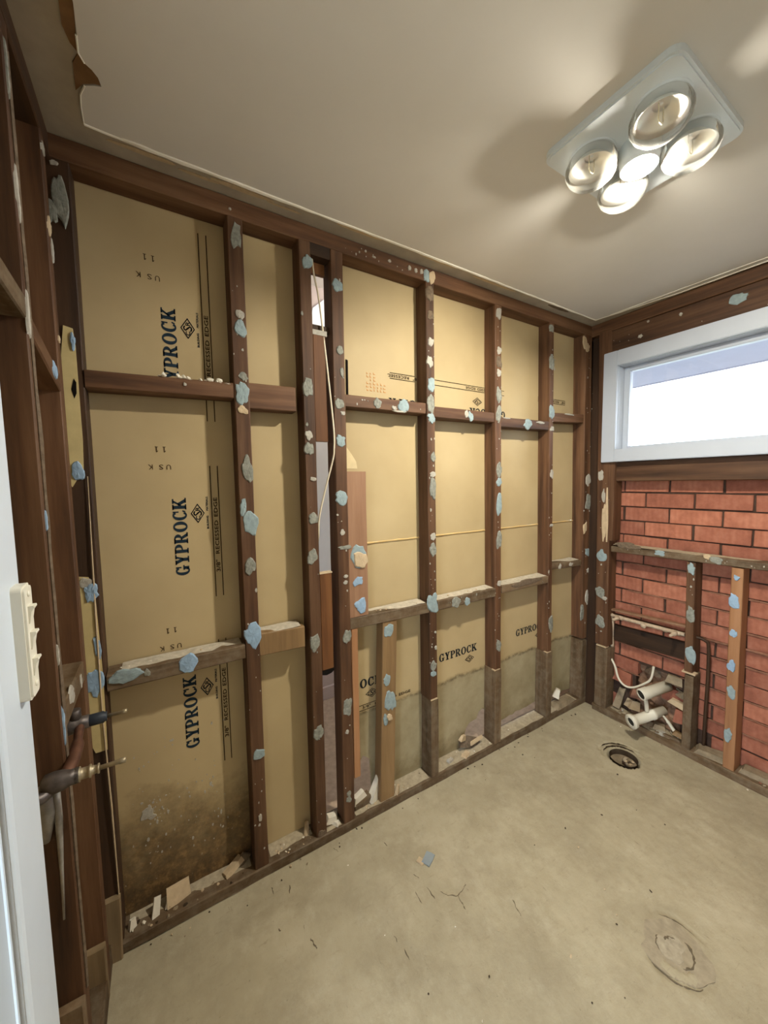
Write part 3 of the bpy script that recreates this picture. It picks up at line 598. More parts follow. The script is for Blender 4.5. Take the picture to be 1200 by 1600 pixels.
o = timber('sistered_block', (-2.512, -.006, .0), (-2.508, -.006, .205), 'x', .026, 'y', .010, 'blockwood', wb, 4, .002)
G().tube([(-2.486, .0, .2), (-2.487, -.004, .5), (-2.492, -.003, .8), (-2.49, -.002, 1.1), (-2.484, -.001, 1.5)], [.002, .003, .002, .003, .001], 5).obj('torn_edge', 'd_c', wb)

# ================================================================== WALL RIGHT (brick wall with window, stripped framing)
wr = empty('wall_right', (0, -.6, 0), 'outer wall of scored red bricks behind stripped timber framing, window above', 'wall', kind='structure')
XB = .1; YE = -2.5
WY0, WY1, WZ0, WZ1 = -1.95, -.165, 1.643, 2.118     # window opening
def hstud(key, yt, yb, w, z0, z1, d=.092, mat='wood_z', x0=0., name='stud'):
    o = timber(name, (x0+d/2, yb, z0), (x0+d/2, yt, z1), 'y', w/2, 'x', d/2, mat, wr); MEM[key] = (o, x0); return o
hstud('W1', -.082, -.112, .074, .44, 2.34); hstud('W2', -.550, -.560, .036, .45, 1.038); hstud('W3', -.729, -.738, .043, .045, 1.042, .086, 'newwood')
MEM['W3'][0]['label'] = 'fresh orange pine stud'
hstud('W4', -1.15, -1.15, .045, .045, 1.042)
hstud('JS', -.140, -.140, .036, 1.10, 1.57, .09, 'wood_z', .004)
def hsister(y, w, z1):
    o = timber('sistered_block', (.042, y, .045), (.042, y, z1), 'y', w/2, 'x', .046, 'oldwood_z', wr, 6, .002); o['label'] = 'short weathered block spliced under a stud'; return o
timber('stud', (.06, -.03, .0), (.06, -.03, 2.33), 'y', .040, 'x', .028, 'darkwood_z', wr)  # dark post added so the corner gap reads as a shaded void
hsister(-.117, .072, .425); hsister(-.566, .038, .445)
for y, z in ((-.115, .43), (-.563, .453)): G().box((-.006, y-.03, z), (.03, y+.028, z+.008)).obj('splinter', 'd_c', wr)
o = timber('nogging', (.038, -.155, 1.052), (.038, YE, 1.10), 'x', .038, 'z', .017, 'oldwood_y', wr, 14, .002); MEM['NW'] = (o, 0)
timber('bottom_plate', (.045, -.07, .021), (.045, YE, .021), 'x', .047, 'z', .021, 'oldwood_y', wr, 20, .004)
timber('top_plate', (.045, .0, 2.366), (.045, YE, 2.37), 'x', .045, 'z', .033, 'wood_y', wr, 14)
o = timber('header_board', (.05, -.06, 2.262), (.05, YE, 2.262), 'x', .045, 'z', .070, 'wood_y', wr, 14); MEM['HD'] = (o, .005)
timber('sill_trimmer', (.06, -.155, 1.513), (.06, YE, 1.513), 'x', .035, 'z', .056, 'wood_y', wr, 12)
o = timber('backing_board', (.075, -.155, .52), (.075, -.545, .54), 'x', .010, 'z', .050, 'darkwood_y', wr, 5); o['label'] = 'dark board fixed behind the copper pipe'
o = timber('thin_batten', (.060, -.132, .664), (.060, -.545, .682), 'x', .016, 'z', .006, 'boardwood', wr, 5); o['label'] = 'thin pale batten above the copper pipe'
for k in ('W1', 'W2', 'W3', 'NW', 'HD'):
    for a, z, w_, h_, c in DAUBS[k]: daub(MEM[k][0], 'x', MEM[k][1]-.0004, a, z, w_, h_, c)
G().tube([(-.002, -.128, 1.09), (-.004, -.128, 1.2), (-.003, -.124, 1.3), (-.002, -.122, 1.42)], [.004, .007, .008, .004], 7).obj('plaster_strip', 'd_c', wr)
for k, a0, a1, z0, z1, n in (('W1', -.135, -.08, .5, 1.5, 24), ('W2', -.572, -.548, .5, 1.0, 8), ('NW', -1.0, -.17, 1.055, 1.075, 24), ('HD', -.8, -.12, 2.21, 2.31, 12)): specks(MEM[k][0], 'x', MEM[k][1]-.0002, a0, a1, z0, z1, n)
# bricks
BRK = []
for k in range(4):
    bm = bmesh.new(); bmesh.ops.create_cube(bm, size=1)
    bmesh.ops.scale(bm, vec=(.108, .222, .0765), verts=bm.verts); bmesh.ops.bevel(bm, geom=bm.edges[:], offset=.0025, segments=1, affect='EDGES')
    for v in bm.verts: v.co += Vector((rnd.uniform(-1, 1), rnd.uniform(-1, 1), rnd.uniform(-1, 1)))*.0012
    me = bpy.data.meshes.new('brick'); bm.to_mesh(me); bm.free(); me.materials.append(M['brick']); BRK.append(me)
HALF = []
def in_hole(y, z): return (-.50 < y < -.27 and .06 < z < .36) or (-.56 < y < -.10 and z < .21)
for row in range(31):
    zc = 1.430 - .0845*(row-13); off = (-.288 if row % 2 else -.170)
    for k in range(-2, 9):
        yc = off - .2315*(k) - (.0 if row % 2 else 0.0)
        if not (-1.78 < yc < .0) or zc < -.05 or zc > 2.5: continue
        if WZ0-.05 < zc < WZ1+.06 and yc < WY1+.05: continue
        if zc > 1.6: continue
        if in_hole(yc, zc): continue
        o = bpy.data.objects.new('brick', rnd.choice(BRK)); prot = rnd.uniform(-.003, .004)
        place(o, (XB+.054+prot, yc+rnd.uniform(-.002, .002), zc+rnd.uniform(-.0015, .0015)), wr); o.rotation_euler = (rnd.uniform(-.006, .006), 0, rnd.uniform(-.008, .008))
# core of the wall: recessed mortar, left open at the window and at the broken patch by the drain pipes
g = G()
for a, b in (((XB+.009, -.27, -.05), (XB+.1, .12, 1.6)), ((XB+.009, YE-.1, -.05), (XB+.1, -.50, 1.6)), ((XB+.009, -.50, .36), (XB+.1, -.27, 1.6)), ((XB+.07, -.50, -.05), (XB+.1, -.27, .36)),
             ((XB, -.09, 1.6), (XB+.1, .12, 2.45)), ((XB, YE-.1, 1.6), (XB+.1, WY0-.05, 2.45)), ((XB, YE-.1, 2.16), (XB+.1, .12, 2.45)), ((XB, YE-.1, 1.58), (XB+.1, .12, 1.605))):
    g.box(a, b)
o = g.obj('mortar', 'mortar', wr)
g = G()
for row in range(1, 12):
    z = 1.386-.0845*(row+3)
    if z < .05: continue
    for k in range(9 if z < .95 else 3):
        y0 = -.15-rnd.random()*.9; L = rnd.uniform(.06, .22); n = 6
        if in_hole(y0-L/2, z): continue
        g.tube([(XB-.001, y0-L*i/n, z+.003*noise.noise(Vector((i, y0*9, row)))) for i in range(n+1)], [.001]+[.0035+.003*abs(noise.noise(Vector((i*1.1, row, y0*5)))) for i in range(n-1)]+[.001], 5)
tag(g.obj('mortar_squeeze', 'mortar_lip', wr), 'mortar squeezed out of the brick joints', kind='stuff')

ny, nz = 24, 20; vs = []
for j in range(nz+1):
    for i in range(ny+1):
        y, z = -.56+.46*i/ny, .0+.37*j/nz; p = Vector((y*16, z*16, 3))
        vs.append((XB+.036+.030*noise.noise(p)+.018*noise.noise(p*2.7)-.035*max(0, 1-z/.14), y+.004*noise.noise(p*3), z))
o = mesh('rubble_fill', vs, [(j*(ny+1)+i, j*(ny+1)+i+1, (j+1)*(ny+1)+i+1, (j+1)*(ny+1)+i) for j in range(nz) for i in range(ny)], plain('broken_mortar', srgb('#8a6d58'), .95, .05, .45, 22, .5), wr)
o['label'] = 'broken mortar and brick in the hole behind the drain pipes'
# ------------------------------------------------------------------ window
wi = empty('window_1', (0, -1.05, 1.57), 'white painted window high in the brick wall, washed out by daylight', 'window', kind='structure')
TX = -.020
def bar(name, a, b, mat='sealpaint', parent=wi): 
    o = G().box(a, b).obj(name, mat, parent)
    bm = bmesh.new(); bm.from_mesh(o.data); bmesh.ops.bevel(bm, geom=bm.edges[:], offset=.003, segments=2, affect='EDGES'); bm.to_mesh(o.data); bm.free(); return o
bar('architrave', (TX, -.165, 1.57), (.004, -.088, 2.205)); bar('architrave', (TX, -2.03, 1.57), (.004, -1.95, 2.205))
bar('architrave', (TX, -1.95, 2.120), (.004, -.165, 2.205)); bar('architrave', (TX, -1.95, 1.57), (.004, -.165, 1.643))
bar('reveal_lining', (.004, -.165, 1.62), (.105, -.150, 2.14)); bar('reveal_lining', (.004, -1.965, 1.62), (.105, -1.95, 2.14)); bar('reveal_lining', (.004, -1.95, 2.120), (.105, -.165, 2.14)); bar('reveal_lining', (.004, -1.95, 1.62), (.105, -.165, 1.641))
bar('sash', (.062, -.195, 1.641), (.10, -.165, 2.120)); bar('sash', (.062, -1.95, 1.641), (.10, -1.92, 2.120)); bar('sash', (.062, -1.92, 2.092), (.10, -.195, 2.120)); bar('sash', (.062, -1.92, 1.641), (.10, -.195, 1.662))
G().box((.078, -1.922, 1.660), (.082, -.193, 2.094)).obj('pane', 'glass', wi)
# outside: brick reveal, eave, ground
ev = empty('eave', (.5, -1.0, 2.14), 'pale soffit of the eave seen through the window', 'eave', kind='structure')
G().box((.21, -4, 2.155), (.80, 3, 2.17)).obj('soffit', 'soffit', ev); G().box((.79, -4, 2.153), (.82, 3, 2.29)).obj('fascia', 'soffit', ev)
tag(G().box((-14, -9, -.5), (14, 9, -.4)).obj('ground', 'grass'), 'ground outside below the window', 'ground', kind='structure')
tag(G().box((-4.2, -4, 2.74), (.8, 3, 2.77)).obj('roof', 'bareceil'), 'roof deck above the ceiling', 'roof', kind='structure')

# ================================================================== WALL LEFT (framing seen edge on) and door frame
wl = empty('wall_left', (-2.55, -.9, 0), 'left wall stripped to dark timber framing beside the doorway', 'wall', kind='structure')
XL = -2.513
def lstud(y0, y1, mat='wood_z', z0=.0, z1=2.34):
    return timber('stud', (XL-.037, (y0+y1)/2, z0), (XL-.037, (y0+y1)/2, z1), 'y', (y1-y0)/2, 'x', .037, mat, wl)
LA = lstud(-.362, -.322); LB = lstud(-.092, -.052); LC = lstud(-.66, -.62)
for y in (-.342,):
    pts = [(y+.001*math.sin(i), .35+i*.055) for i in range(36)]
    g = G(); g.tube([(XL+.0005, a-.006, z) for a, z in pts], [.0045+.004*abs(noise.noise(Vector((i*.8, 2, 2)))) for i in range(36)], 6); g.obj('plaster_residue', 'd_d', LA)
for y, z, w_, h_, c in [(-.352, 2.24, .012, .12, 'g'), (-.355, 2.02, .014, .1, 'w'), (-.355, 1.80, .02, .10, 'w'), (-.35, 1.12, .012, .05, 'w'), (-.352, 1.40, .012, .05, 'B'), (-.352, .97, .012, .08, 'B')]: daub(LA, 'X', XL, y, z, w_, h_, c, t=.003)
for y, z, w_, h_, c in [(-.075, 2.12, .03, .05, 'c'), (-.06, 2.07, .02, .06, 'w'), (-.08, 2.3, .03, .03, 'w'), (-.07, 1.85, .02, .02, 'c')]: daub(LB, 'X', XL, y, z, w_, h_, c, t=.003)
timber('top_plate', (XL-.037, -1.75, 2.368), (XL-.037, -.0, 2.368), 'x', .037, 'z', .031, 'darkwood_y', wl, 12)
timber('bottom_plate', (XL-.037, -.70, .035), (XL-.037, -.0, .035), 'x', .037, 'z', .035, 'oldwood_y', wl, 6)
timber('nogging', (XL-.034, -.62, 1.832), (XL-.034, -.362, 1.815), 'x', .034, 'z', .022, 'oldwood_y', wl, 4)
ng = timber('nogging', (XL-.034, -.322, 1.79), (XL-.034, -.092, 1.735), 'x', .034, 'z', .022, 'wood_y', wl, 4)
daub(ng, 'X', XL, -.15, 1.752, .05, .04, 'B')
ng = timber('nogging', (XL-.034, -.322, .975), (XL-.034, -.092, .975), 'x', .034, 'z', .028, 'oldwood_y', wl, 4)
daub(ng, 'X', XL-.001, -.25, .985, .06, .045, 'w'); daub(ng, 'X', XL-.001, -.14, .97, .03, .04, 'w')
for y, z1, m in ((-.372, .35, 'oldwood_z'), (-.102, .17, 'blockwood')):
    o = timber('sistered_block', (XL-.036, y, .0), (XL-.036, y, z1), 'y', .010, 'x', .036, m, wl, 4, .002)
G().box((-2.612, -.69, 0), (-2.60, .0, H)).obj('back_lining', 'paper', wl)['label'] = 'lining of the next room behind the studs'
G().box((-2.60, -1.80, 2.06), (-2.50, -.70, 2.34)).obj('door_head', 'hallwall', wl)
G().box((-2.60, -2.50, 0), (-2.50, -1.70, H)).obj('plaster_lining', 'hallwall', wl)
# silvery sealant run down the side of the near stud
g = G(); yy = -.366
g.tube([(-2.545, yy, .86), (-2.548, yy-.004, .80), (-2.552, yy-.003, .74)], [.012, .016, .007], 8); g.tube([(-2.532, yy, .85), (-2.53, yy-.002, .78), (-2.533, yy, .66), (-2.536, yy, .55)], [.008, .007, .0035, .002], 8)
g.obj('sealant_run', 'silicone', LA, True)['label'] = 'silvery run of sealant below the tap bodies'

tr = empty('trim_1', (-2.50, -.76, 0), 'white glossy door architrave and jamb at the left edge of the view', 'architrave', kind='structure')
AXF = -2.475
prof = [(-.690, -2.512), (-.690, AXF-.010), (-.694, AXF-.004), (-.700, AXF-.001), (-.730, AXF), (-.792, AXF), (-.798, AXF-.0015), (-.800, AXF-.004), (-.800, -2.512)]
def mould(prof, z0, z1, name, mat='archpaint'):
    n = len(prof); vs = [(x, y, z0) for y, x in prof] + [(x, y, z1) for y, x in prof]
    fs = [tuple(range(n)), tuple(range(n, 2*n))] + [(i, (i+1) % n, n+(i+1) % n, n+i) for i in range(n)]
    return mesh(name, vs, fs, mat, tr)
mould(prof, 0, 2.12, 'architrave')
mould([(y*1-.0, x) for y, x in [(-.8015, AXF-.0045), (-.8015, -2.62), (-.785, -2.62), (-.785, -2.5125), (-.7995, -2.5125), (-.7995, AXF-.0045)]], 0, 2.05, 'jamb', 'jambshade')
mould([(-.8045, -2.4845), (-.8045, -2.4865), (-.8015, -2.4875), (-.8015, -2.4840)], 0, 2.05, 'jamb_bead')
mould([(-.812, -2.545), (-.812, -2.585), (-.8015, -2.585), (-.8015, -2.545)], 0, 2.05, 'door_stop', 'jambshade')
mould([(-1.70, -2.485), (-1.70, -2.512), (-1.60, -2.512), (-1.60, -2.485)], 0, 2.12, 'architrave')
# light switch on the architrave
sw = empty('light_switch', (AXF, -.724, 1.205), 'cream three-rocker light switch on the white door architrave', 'switch')
def rounded(a0, a1, b0, b1, r, n=4):
    out = []
    for cx, cy, s in ((a1-r, b1-r, 0), (a0+r, b1-r, 90), (a0+r, b0+r, 180), (a1-r, b0+r, 270)):
        for k in range(n+1):
            q = math.radians(s+90*k/n); out.append((cx+r*math.cos(q), cy+r*math.sin(q)))
    return out
X_ = lambda a, b, d: (AXF+d, a, b)
g = G(); g.prism(rounded(-.7405, -.7075, 1.205, 1.350, .006), X_, -.001, .010); g.prism(rounded(-.7385, -.7095, 1.208, 1.347, .006), X_, .010, .0125); g.obj('plate', 'switch', sw)
for zc in (1.245, 1.279, 1.312):
    g = G(); pr_ = [(zc-.011, .011), (zc-.011, .0135), (zc-.004, .0145), (zc+.004, .0158), (zc+.0085, .0185), (zc+.011, .0180), (zc+.011, .011)]
    vs = [(AXF+d, y, z) for y in (-.731, -.717) for z, d in pr_]; n = len(pr_)
    g.add(vs, [tuple(range(n)), tuple(range(n, 2*n))]+[(i, (i+1) % n, n+(i+1) % n, n+i) for i in range(n)]); g.obj('rocker', 'switch', sw)
for zc in (1.222, 1.338): G().lathe((AXF+.0115, -.724, zc), (1, 0, 0), [(.004, 0), (.004, .002), (.0028, .003)], 12).obj('screw_cap', 'switch', sw)

# ================================================================== shower tap bodies on the left wall
tb = empty('shower_tap_bodies', (-2.51, -.33, .88), 'old copper and brass tap bodies with bare spindles on the left wall framing', 'tap')
def tapbody(y, z, x0):
    g = G(); g.lathe((-2.545, y, z), (1, 0, 0), [(.012, 0), (.019, .006), (.021, .02), (.019, .035), (.015, .045), (.015, .06)], 16)
    return g
zA, zB = .912, .880
tapbody(-.25, zA, 0).obj('tap_body', 'grimy', tb, True)
G().lathe((-2.492, -.25, zA), (1, 0, 0), [(.012, 0), (.0135, .002), (.0135, .034), (.011, .037), (.011, .041)], 16).obj('sleeve', 'sleeve', tb, True)['label'] = 'blue-black plastic sleeve'
G().lathe((-2.455, -.25, zA), (1, 0, 0), [(.0045, 0), (.0045, .034), (.0055, .035), (.0055, .043), (.004, .044)], 10).obj('spindle', 'brass', tb, True)
tapbody(-.40, zB, 0).obj('tap_body', 'grimy', tb, True)
G().lathe((-2.492, -.40, zB), (1, 0, 0), [(.015, 0), (.015, .008), (.011, .009), (.011, .022), (.013, .023), (.013, .026), (.009, .028), (.008, .036), (.010, .037), (.010, .040)], 16).obj('gland', 'brass', tb, True)
G().lathe((-2.455, -.40, zB), (1, 0, 0), [(.0048, 0), (.0048, .036), (.006, .038), (.006, .048), (.0045, .049)], 10).obj('spindle', 'brass', tb, True)
G().tube(smooth_pts([(-2.500, -.25, zA-.002), (-2.502, -.275, zA-.006), (-2.500, -.32, .895), (-2.502, -.365, .888), (-2.51, -.40, .882)], 5), [.009]*9+[.0125]*12, 12).obj('link_pipe', 'copper', tb, True)
G().tube(smooth_pts([(-2.53, -.40, .87), (-2.545, -.42, .868), (-2.57, -.425, .88), (-2.60, -.425, .90)], 5), .012, 10).obj('supply_pipe', 'grimy', tb, True)
G().lathe((-2.512, -.25, zA+.012), (0, 0, 1), [(.013, 0), (.013, .022), (.010, .024)], 12).obj('tap_tee', 'grimy', tb, True)

# ================================================================== ceiling heat lamp
hl = empty('ceiling_heat_lamp', (-1.128, -.780, H), 'white four-bulb ceiling heater with its centre light switched on', 'ceiling lamp')
PX0, PX1, PY0, PY1 = -1.325, -.932, -.945, -.612; PZ_ = H-.005-.017
g = G(); nn = 6
g.prism(rounded(PX0, PX1, PY0, PY1, .03, 5), dn, .004, .020); g.prism(rounded(PX0+.006, PX1-.006, PY0+.006, PY1-.006, .026, 5), dn, .020, .024)
g.obj('base_panel', 'trimpaint', hl)
BC = [(-1.222, -.697), (-1.222, -.867), (-1.056, -.867), (-1.056, -.697)]
for bx, by in BC:
    top = H-.022
    G().lathe((bx, by, top), (0, 0, -1), [(.060, -.001), (.060, .003), (.056, .004)], 28, cap=False).obj('collar_ring', 'trimpaint', hl, True)
    b = G().lathe((bx, by, top), (0, 0, -1), [(.050, .0), (.060, .012), (.0665, .028), (.0660, .042), (.058, .058), (.044, .071), (.025, .079), (.006, .082)], 32, cap=True).obj('heat_bulb', 'bulb_glass', hl, True)
    b['label'] = 'clear heat bulb, not lit'
    G().lathe((bx, by, top), (0, 0, -1), [(.004, .002), (.020, .003), (.034, .010), (.046, .022), (.056, .034), (.0575, .036), (.046, .024), (.033, .012), (.018, .006)], 28, cap=False).obj('reflector', 'silver', b, True)
    g = G(); g.tube([(bx-.012, by, top-.006), (bx-.012, by, top-.04), (bx-.006, by, top-.046), (bx+.006, by, top-.046), (bx+.012, by, top-.04), (bx+.012, by, top-.006)], .0014, 6); g.obj('filament', 'brass', b)
cb = (sum(b[0] for b in BC)/4, sum(b[1] for b in BC)/4)
G().lathe((cb[0], cb[1], H-.022), (0, 0, -1), [(.050, -.001), (.046, .058), (.040, .058), (.030, .0)], 28, cap=False).obj('added_lamp_baffle', 'trimpaint', hl, True)  # cone added round the bulb to keep its direct light off the ceiling
G().lathe((cb[0], cb[1], H-.022), (0, 0, -1), [(.038, .0570), (.036, .0612), (.031, .066), (.023, .070), (.012, .0725), (.003, .073)], 24).obj('light_bulb', 'lamp_on', hl, True)['label'] = 'round centre bulb, lit'

# ================================================================== cable, pipes
o = G().tube(smooth_pts([(-1.785, .030, 2.37), (-1.776, .024, 2.25), (-1.762, .016, 2.157), (-1.744, .006, 1.95), (-1.730, -.004, 1.757), (-1.724, -.007, 1.66), (-1.725, -.006, 1.60), (-1.729, .000, 1.56), (-1.757, .024, 1.433), (-1.779, .032, 1.333), (-1.784, .034, 1.258), (-1.78, .07, 1.20)], 6), .0036, 8).obj('electrical_cable', 'cable', None, True)
tag(o, 'thin white electrical cable hanging in the open gap between two studs', 'cable')
cp = empty('basin_tap_pipe', (.045, -.34, .62), 'mortar-smeared copper pipe with two tap elbows in the brick wall framing', 'pipe')
G().tube(smooth_pts([(.075, -.142, .40), (.070, -.143, .55), (.055, -.146, .624), (.040, -.165, .632), (.036, -.25, .634), (.036, -.40, .638), (.036, -.525, .640)], 5), .0105, 10).obj('copper_pipe', 'pipe_painted', cp, True)
for y, z in ((-.195, .632), (-.488, .638)):
    g = G(); g.lathe((.036, y-.022, z), (0, 1, 0), [(.011, 0), (.0125, .004), (.0125, .040), (.011, .044)], 12); g.lathe((.030, y, z), (-1, .12, -.12), [(.0125, 0), (.012, .02), (.0085, .022), (.0075, .05), (.0055, .052)], 12); g.obj('tap_elbow', 'pipe_painted', cp, True)
g = G(); g.lathe((.032, -.335, .632), (-1, 0, -.3), [(.010, 0), (.014, .006), (.014, .016), (.008, .02)], 12); g.obj('pipe_clip', 'pipe_painted', cp, True)
g = G(); g.lathe((.036, -.45, .637), (0, 1, 0), [(.010, 0), (.012, .003), (.012, .02), (.010, .023)], 12); g.obj('pipe_joint', 'pipe_painted', cp, True)
tag(G().tube(smooth_pts([(.040, -.525, .640), (.046, -.57, .642), (.056, -.608, .632), (.062, -.62, .60), (.066, -.622, .45), (.068, -.62, .25), (.070, -.618, .06)], 6), .008, 10).obj('bent_shadow_pipe', 'darkwood_z', None, True), 'bent pipe behind the second brick-wall stud, its dark run standing for a shadow', 'pipe')  # the dark run stands for a shadow cast on the bricks
tag(G().tube([(.092, -.60, .628), (.093, -.9, .636), (.092, -1.3, .646)], .007, 8).obj('horizontal_pipe', 'mortar_lip', None, True), 'thin reddish pipe running level along the bricks on the right', 'pipe')
tag(G().tube(smooth_pts([(.055, -.150, .350), (.030, -.185, .325), (.015, -.215, .265), (.010, -.255, .238), (.012, -.300, .248), (.025, -.350, .290), (.035, -.378, .330), (.040, -.388, .405)], 6), .0058, 10).obj('white_hose', 'pvc', None, True), 'thin cream hose looping above the drain pipes in front of the bricks', 'hose')
# waste pipes
def waste(name, mouth, back, r, flange, label):
    m, b = Vector(mouth), Vector(back); d = (b-m).normalized(); L = (b-m).length
    root = empty(name, tuple(m), label, 'drain pipe')
    t = .004
    if flange: prof = [(r-t, .0), (r*1.48, 0.0), (r*1.5, .006), (r*1.42, .020), (r*1.1, .026), (r, .032), (r, L*.62), (r*1.12, L*.63), (r*1.12, L*.70), (r, L*.71), (r, L), (r-t, L), (r-t, 0)]
    else: prof = [(r-t, 0), (r*1.08, 0), (r*1.1, .004), (r*1.1, .045), (r, .050), (r, L), (r-t, L), (r-t, 0)]
    G().lathe(m, d, prof, 28, cap=False).obj('pipe', 'pvc', root, True)
    G().lathe(m+d*.005, d, [(r-t-.0005, 0), (r-t-.0005, L-.02), (.001, L-.018)], 24, cap=False).obj('pipe_shade', 'pvc_shade', root, True)['label'] = 'inside of the pipe, coloured dark for its shade'  # insert coloured dark for the shade inside the pipe mouth
    return root
waste('drain_pipe', (-.062, -.372, .262), (.095, -.440, .300), .029, False, 'upper cream plastic drain pipe stub sticking out of the broken bricks')
wp2 = waste('drain_pipe', (-.120, -.352, .112), (.085, -.428, .150), .026, True, 'lower cream plastic drain pipe with a flange, near the floor')
G().tube(smooth_pts([(-.035, -.385, .232), (-.028, -.388, .20), (-.024, -.39, .162)], 4), .010, 10).obj('link_stub', 'pvc', wp2, True)
G().tube(smooth_pts([(.045, -.42, .155), (.055, -.455, .12), (.06, -.49, .075), (.05, -.52, .055)], 5), [.006]*6+[.009]*10, 8).obj('side_branch', 'pvc', wp2, True)

# ================================================================== floor drains
dr = empty('floor_drain', (DR[0][0], DR[0][1], -.04), 'broken round floor drain full of rubble near the brick wall', 'drain')
G().lathe((DR[0][0], DR[0][1], .0015), (0, 0, -1), [(.0655, .0), (.0635, .002), (.061, .030)], 32, cap=False).obj('drain_wall', 'dirt', dr, True)
G().lathe((DR[0][0], DR[0][1], -.022), (0, 0, -1), [(.0615, .004), (.04, .0), (.02, .004), (.002, .001)], 24, cap=False).obj('drain_fill', 'rubble', dr, True)
def arc_to(g, cx, cy, r, a0, a1, z, w0, n=14):
    g.tube([(cx+(r+.004*noise.noise(Vector((k*.7, r*90, 5))))*math.cos(a0+(a1-a0)*k/n), cy+(r+.004*noise.noise(Vector((k*.7, r*90, 5))))*math.sin(a0+(a1-a0)*k/n), z) for k in range(n+1)], [.0008]+[w0*(.3+1.1*abs(noise.noise(Vector((k*.9, r*50, 2))))) for k in range(n-1)]+[.0008], 6)
g = G(); arc_to(g, DR[0][0], DR[0][1], .092, -.1, 1.9, -.002, .005); arc_to(g, DR[0][0], DR[0][1], .113, .3, 1.6, -.002, .005); g.obj('dirt_arc', 'dirt', dr)
for k in range(14):
    a, r = rnd.uniform(3.2, 5.6), rnd.uniform(0, .045); crumb('rubble_piece', (DR[0][0]+r*math.cos(a), DR[0][1]+r*math.sin(a), -.026+.010*rnd.random()), rnd.uniform(.014, .034), rnd.choice(['rubble', 'd_c', 'rubble', 'mortar']), None, None, parent=dr)
dp = empty('patched_floor_drain', (DR[1][0], DR[1][1], -.004), 'old drain filled flush with mortar in the foreground floor', 'drain')
g = G()
def arc(cx, cy, r, a0, a1, z, w0, n=14):
    g.tube([(cx+r*math.cos(a0+(a1-a0)*k/n), cy+r*math.sin(a0+(a1-a0)*k/n), z) for k in range(n+1)], [w0*(.5+.8*abs(noise.noise(Vector((k*.6, r*50, 2))))) for k in range(n+1)], 6)
def disc(cx, cy, rx, ry, w, sd, z, mat, name):
    poly = []
    for q in range(26):
        t = q/26*6.283; e = w*noise.noise(Vector((math.cos(t)*1.6, math.sin(t)*1.6, sd)))+w*.4*noise.noise(Vector((math.cos(t)*6, math.sin(t)*6, sd)))
        poly.append((cx+(rx+e)*math.cos(t), cy+(ry+e)*math.sin(t)))
    G().prism(poly, lambda a, b, d: (a, b, d), -.012, z).obj(name, mat, dp)
disc(DR[1][0], DR[1][1], .092, .085, .02, 3, .0004, plain('drain_mortar', srgb('#9d917b'), .9, .1, .2, 30, .5), 'mortar_fill')
disc(DR[1][0]-.005, DR[1][1]+.005, .040, .036, .012, 9, .0016, plain('drain_mortar_pale', srgb('#a59a85'), .9, .1, .2, 50, .5), 'mortar_centre')
g = G(); arc_to(g, *DR[1][:2], .050, -2.3, -.2, .0005, .005, 18); arc_to(g, *DR[1][:2], .046, 1.6, 2.6, .0005, .004, 8); arc_to(g, DR[1][0]+.01, DR[1][1]+.005, .022, .2, 1.9, .001, .004, 8); arc_to(g, *DR[1][:2], .098, -.3, .8, -.001, .003, 10); arc_to(g, *DR[1][:2], .094, 2.9, 4.3, -.001, .0025, 12)
g.obj('dirt_arc', 'softdirt', dp)

# ================================================================== rubble
def chunk(name, loc, size, rot, mat, label, cat='rubble', taper=.8, group=None):
    sx, sy, sz = size; vs = []; sd = rnd.random()*50
    for z in (0, 1):
        for a, b in ((-1, -1), (0, -1.05), (1, -1), (1.05, 0), (1, 1), (0, .95), (-1, 1), (-.95, .1)):
            e = .16*noise.noise(Vector((a*2+sd, b*2, z))); k = 1 if z == 0 else taper
            vs.append((a*sx/2*k*(1+e), b*sy/2*k*(1-e), z*sz*(1+e)))
    fs = [(7, 6, 5, 4, 3, 2, 1, 0), tuple(range(8, 16))] + [(i, (i+1) % 8, 8+(i+1) % 8, 8+i) for i in range(8)]
    me = bpy.data.meshes.new(name); me.from_pydata(vs, [], fs); me.materials.append(M[mat]); o = bpy.data.objects.new(name, me)
    place(o, loc, None); o.rotation_euler = rot; return tag(o, label, cat, group)
P0 = PZ+.001
chunk('plasterboard_chunk', (-2.328, .035, P0-.004), (.075, .012, .055), (-.45, .1, .25), 'd_c', 'beige plasterboard offcut leaning in the first bay from the left', 'plasterboard', .9)
chunk('plaster_chip', (-2.398, .022, P0-.004), (.022, .008, .055), (-.4, .25, .2), 'plaster', 'white oblong chip standing at the dirty foot of the left sheet', 'plaster', .9)
chunk('plaster_chip', (-2.365, .030, P0), (.012, .008, .03), (-.4, .3, .1), 'plaster', 'slim white splinter beside the beige plasterboard offcut', 'plaster', .8)
chunk('plaster_chip', (-2.462, .025, P0-.002), (.022, .014, .028), (-.2, .2, .5), 'plaster', 'white chip in the far left corner of the bottom plate', 'plaster', .7)
chunk('plasterboard_chunk', (-2.148, .048, P0), (.075, .028, .02), (-.2, -.25, .4), 'd_c', 'flat beige piece against the foot of the second stud', 'plasterboard', .9)
chunk('plaster_chip', (-2.112, .052, P0), (.06, .012, .03), (-.3, -.5, .3), 'd_d', 'grey shard tilted up beside the foot of the second stud', 'plaster', .6)
chunk('plaster_chip', (-1.873, .035, P0-.002), (.02, .010, .045), (-.4, .45, .3), 'd_c', 'beige shard leaning by the third stud from the left', 'plaster', .7)
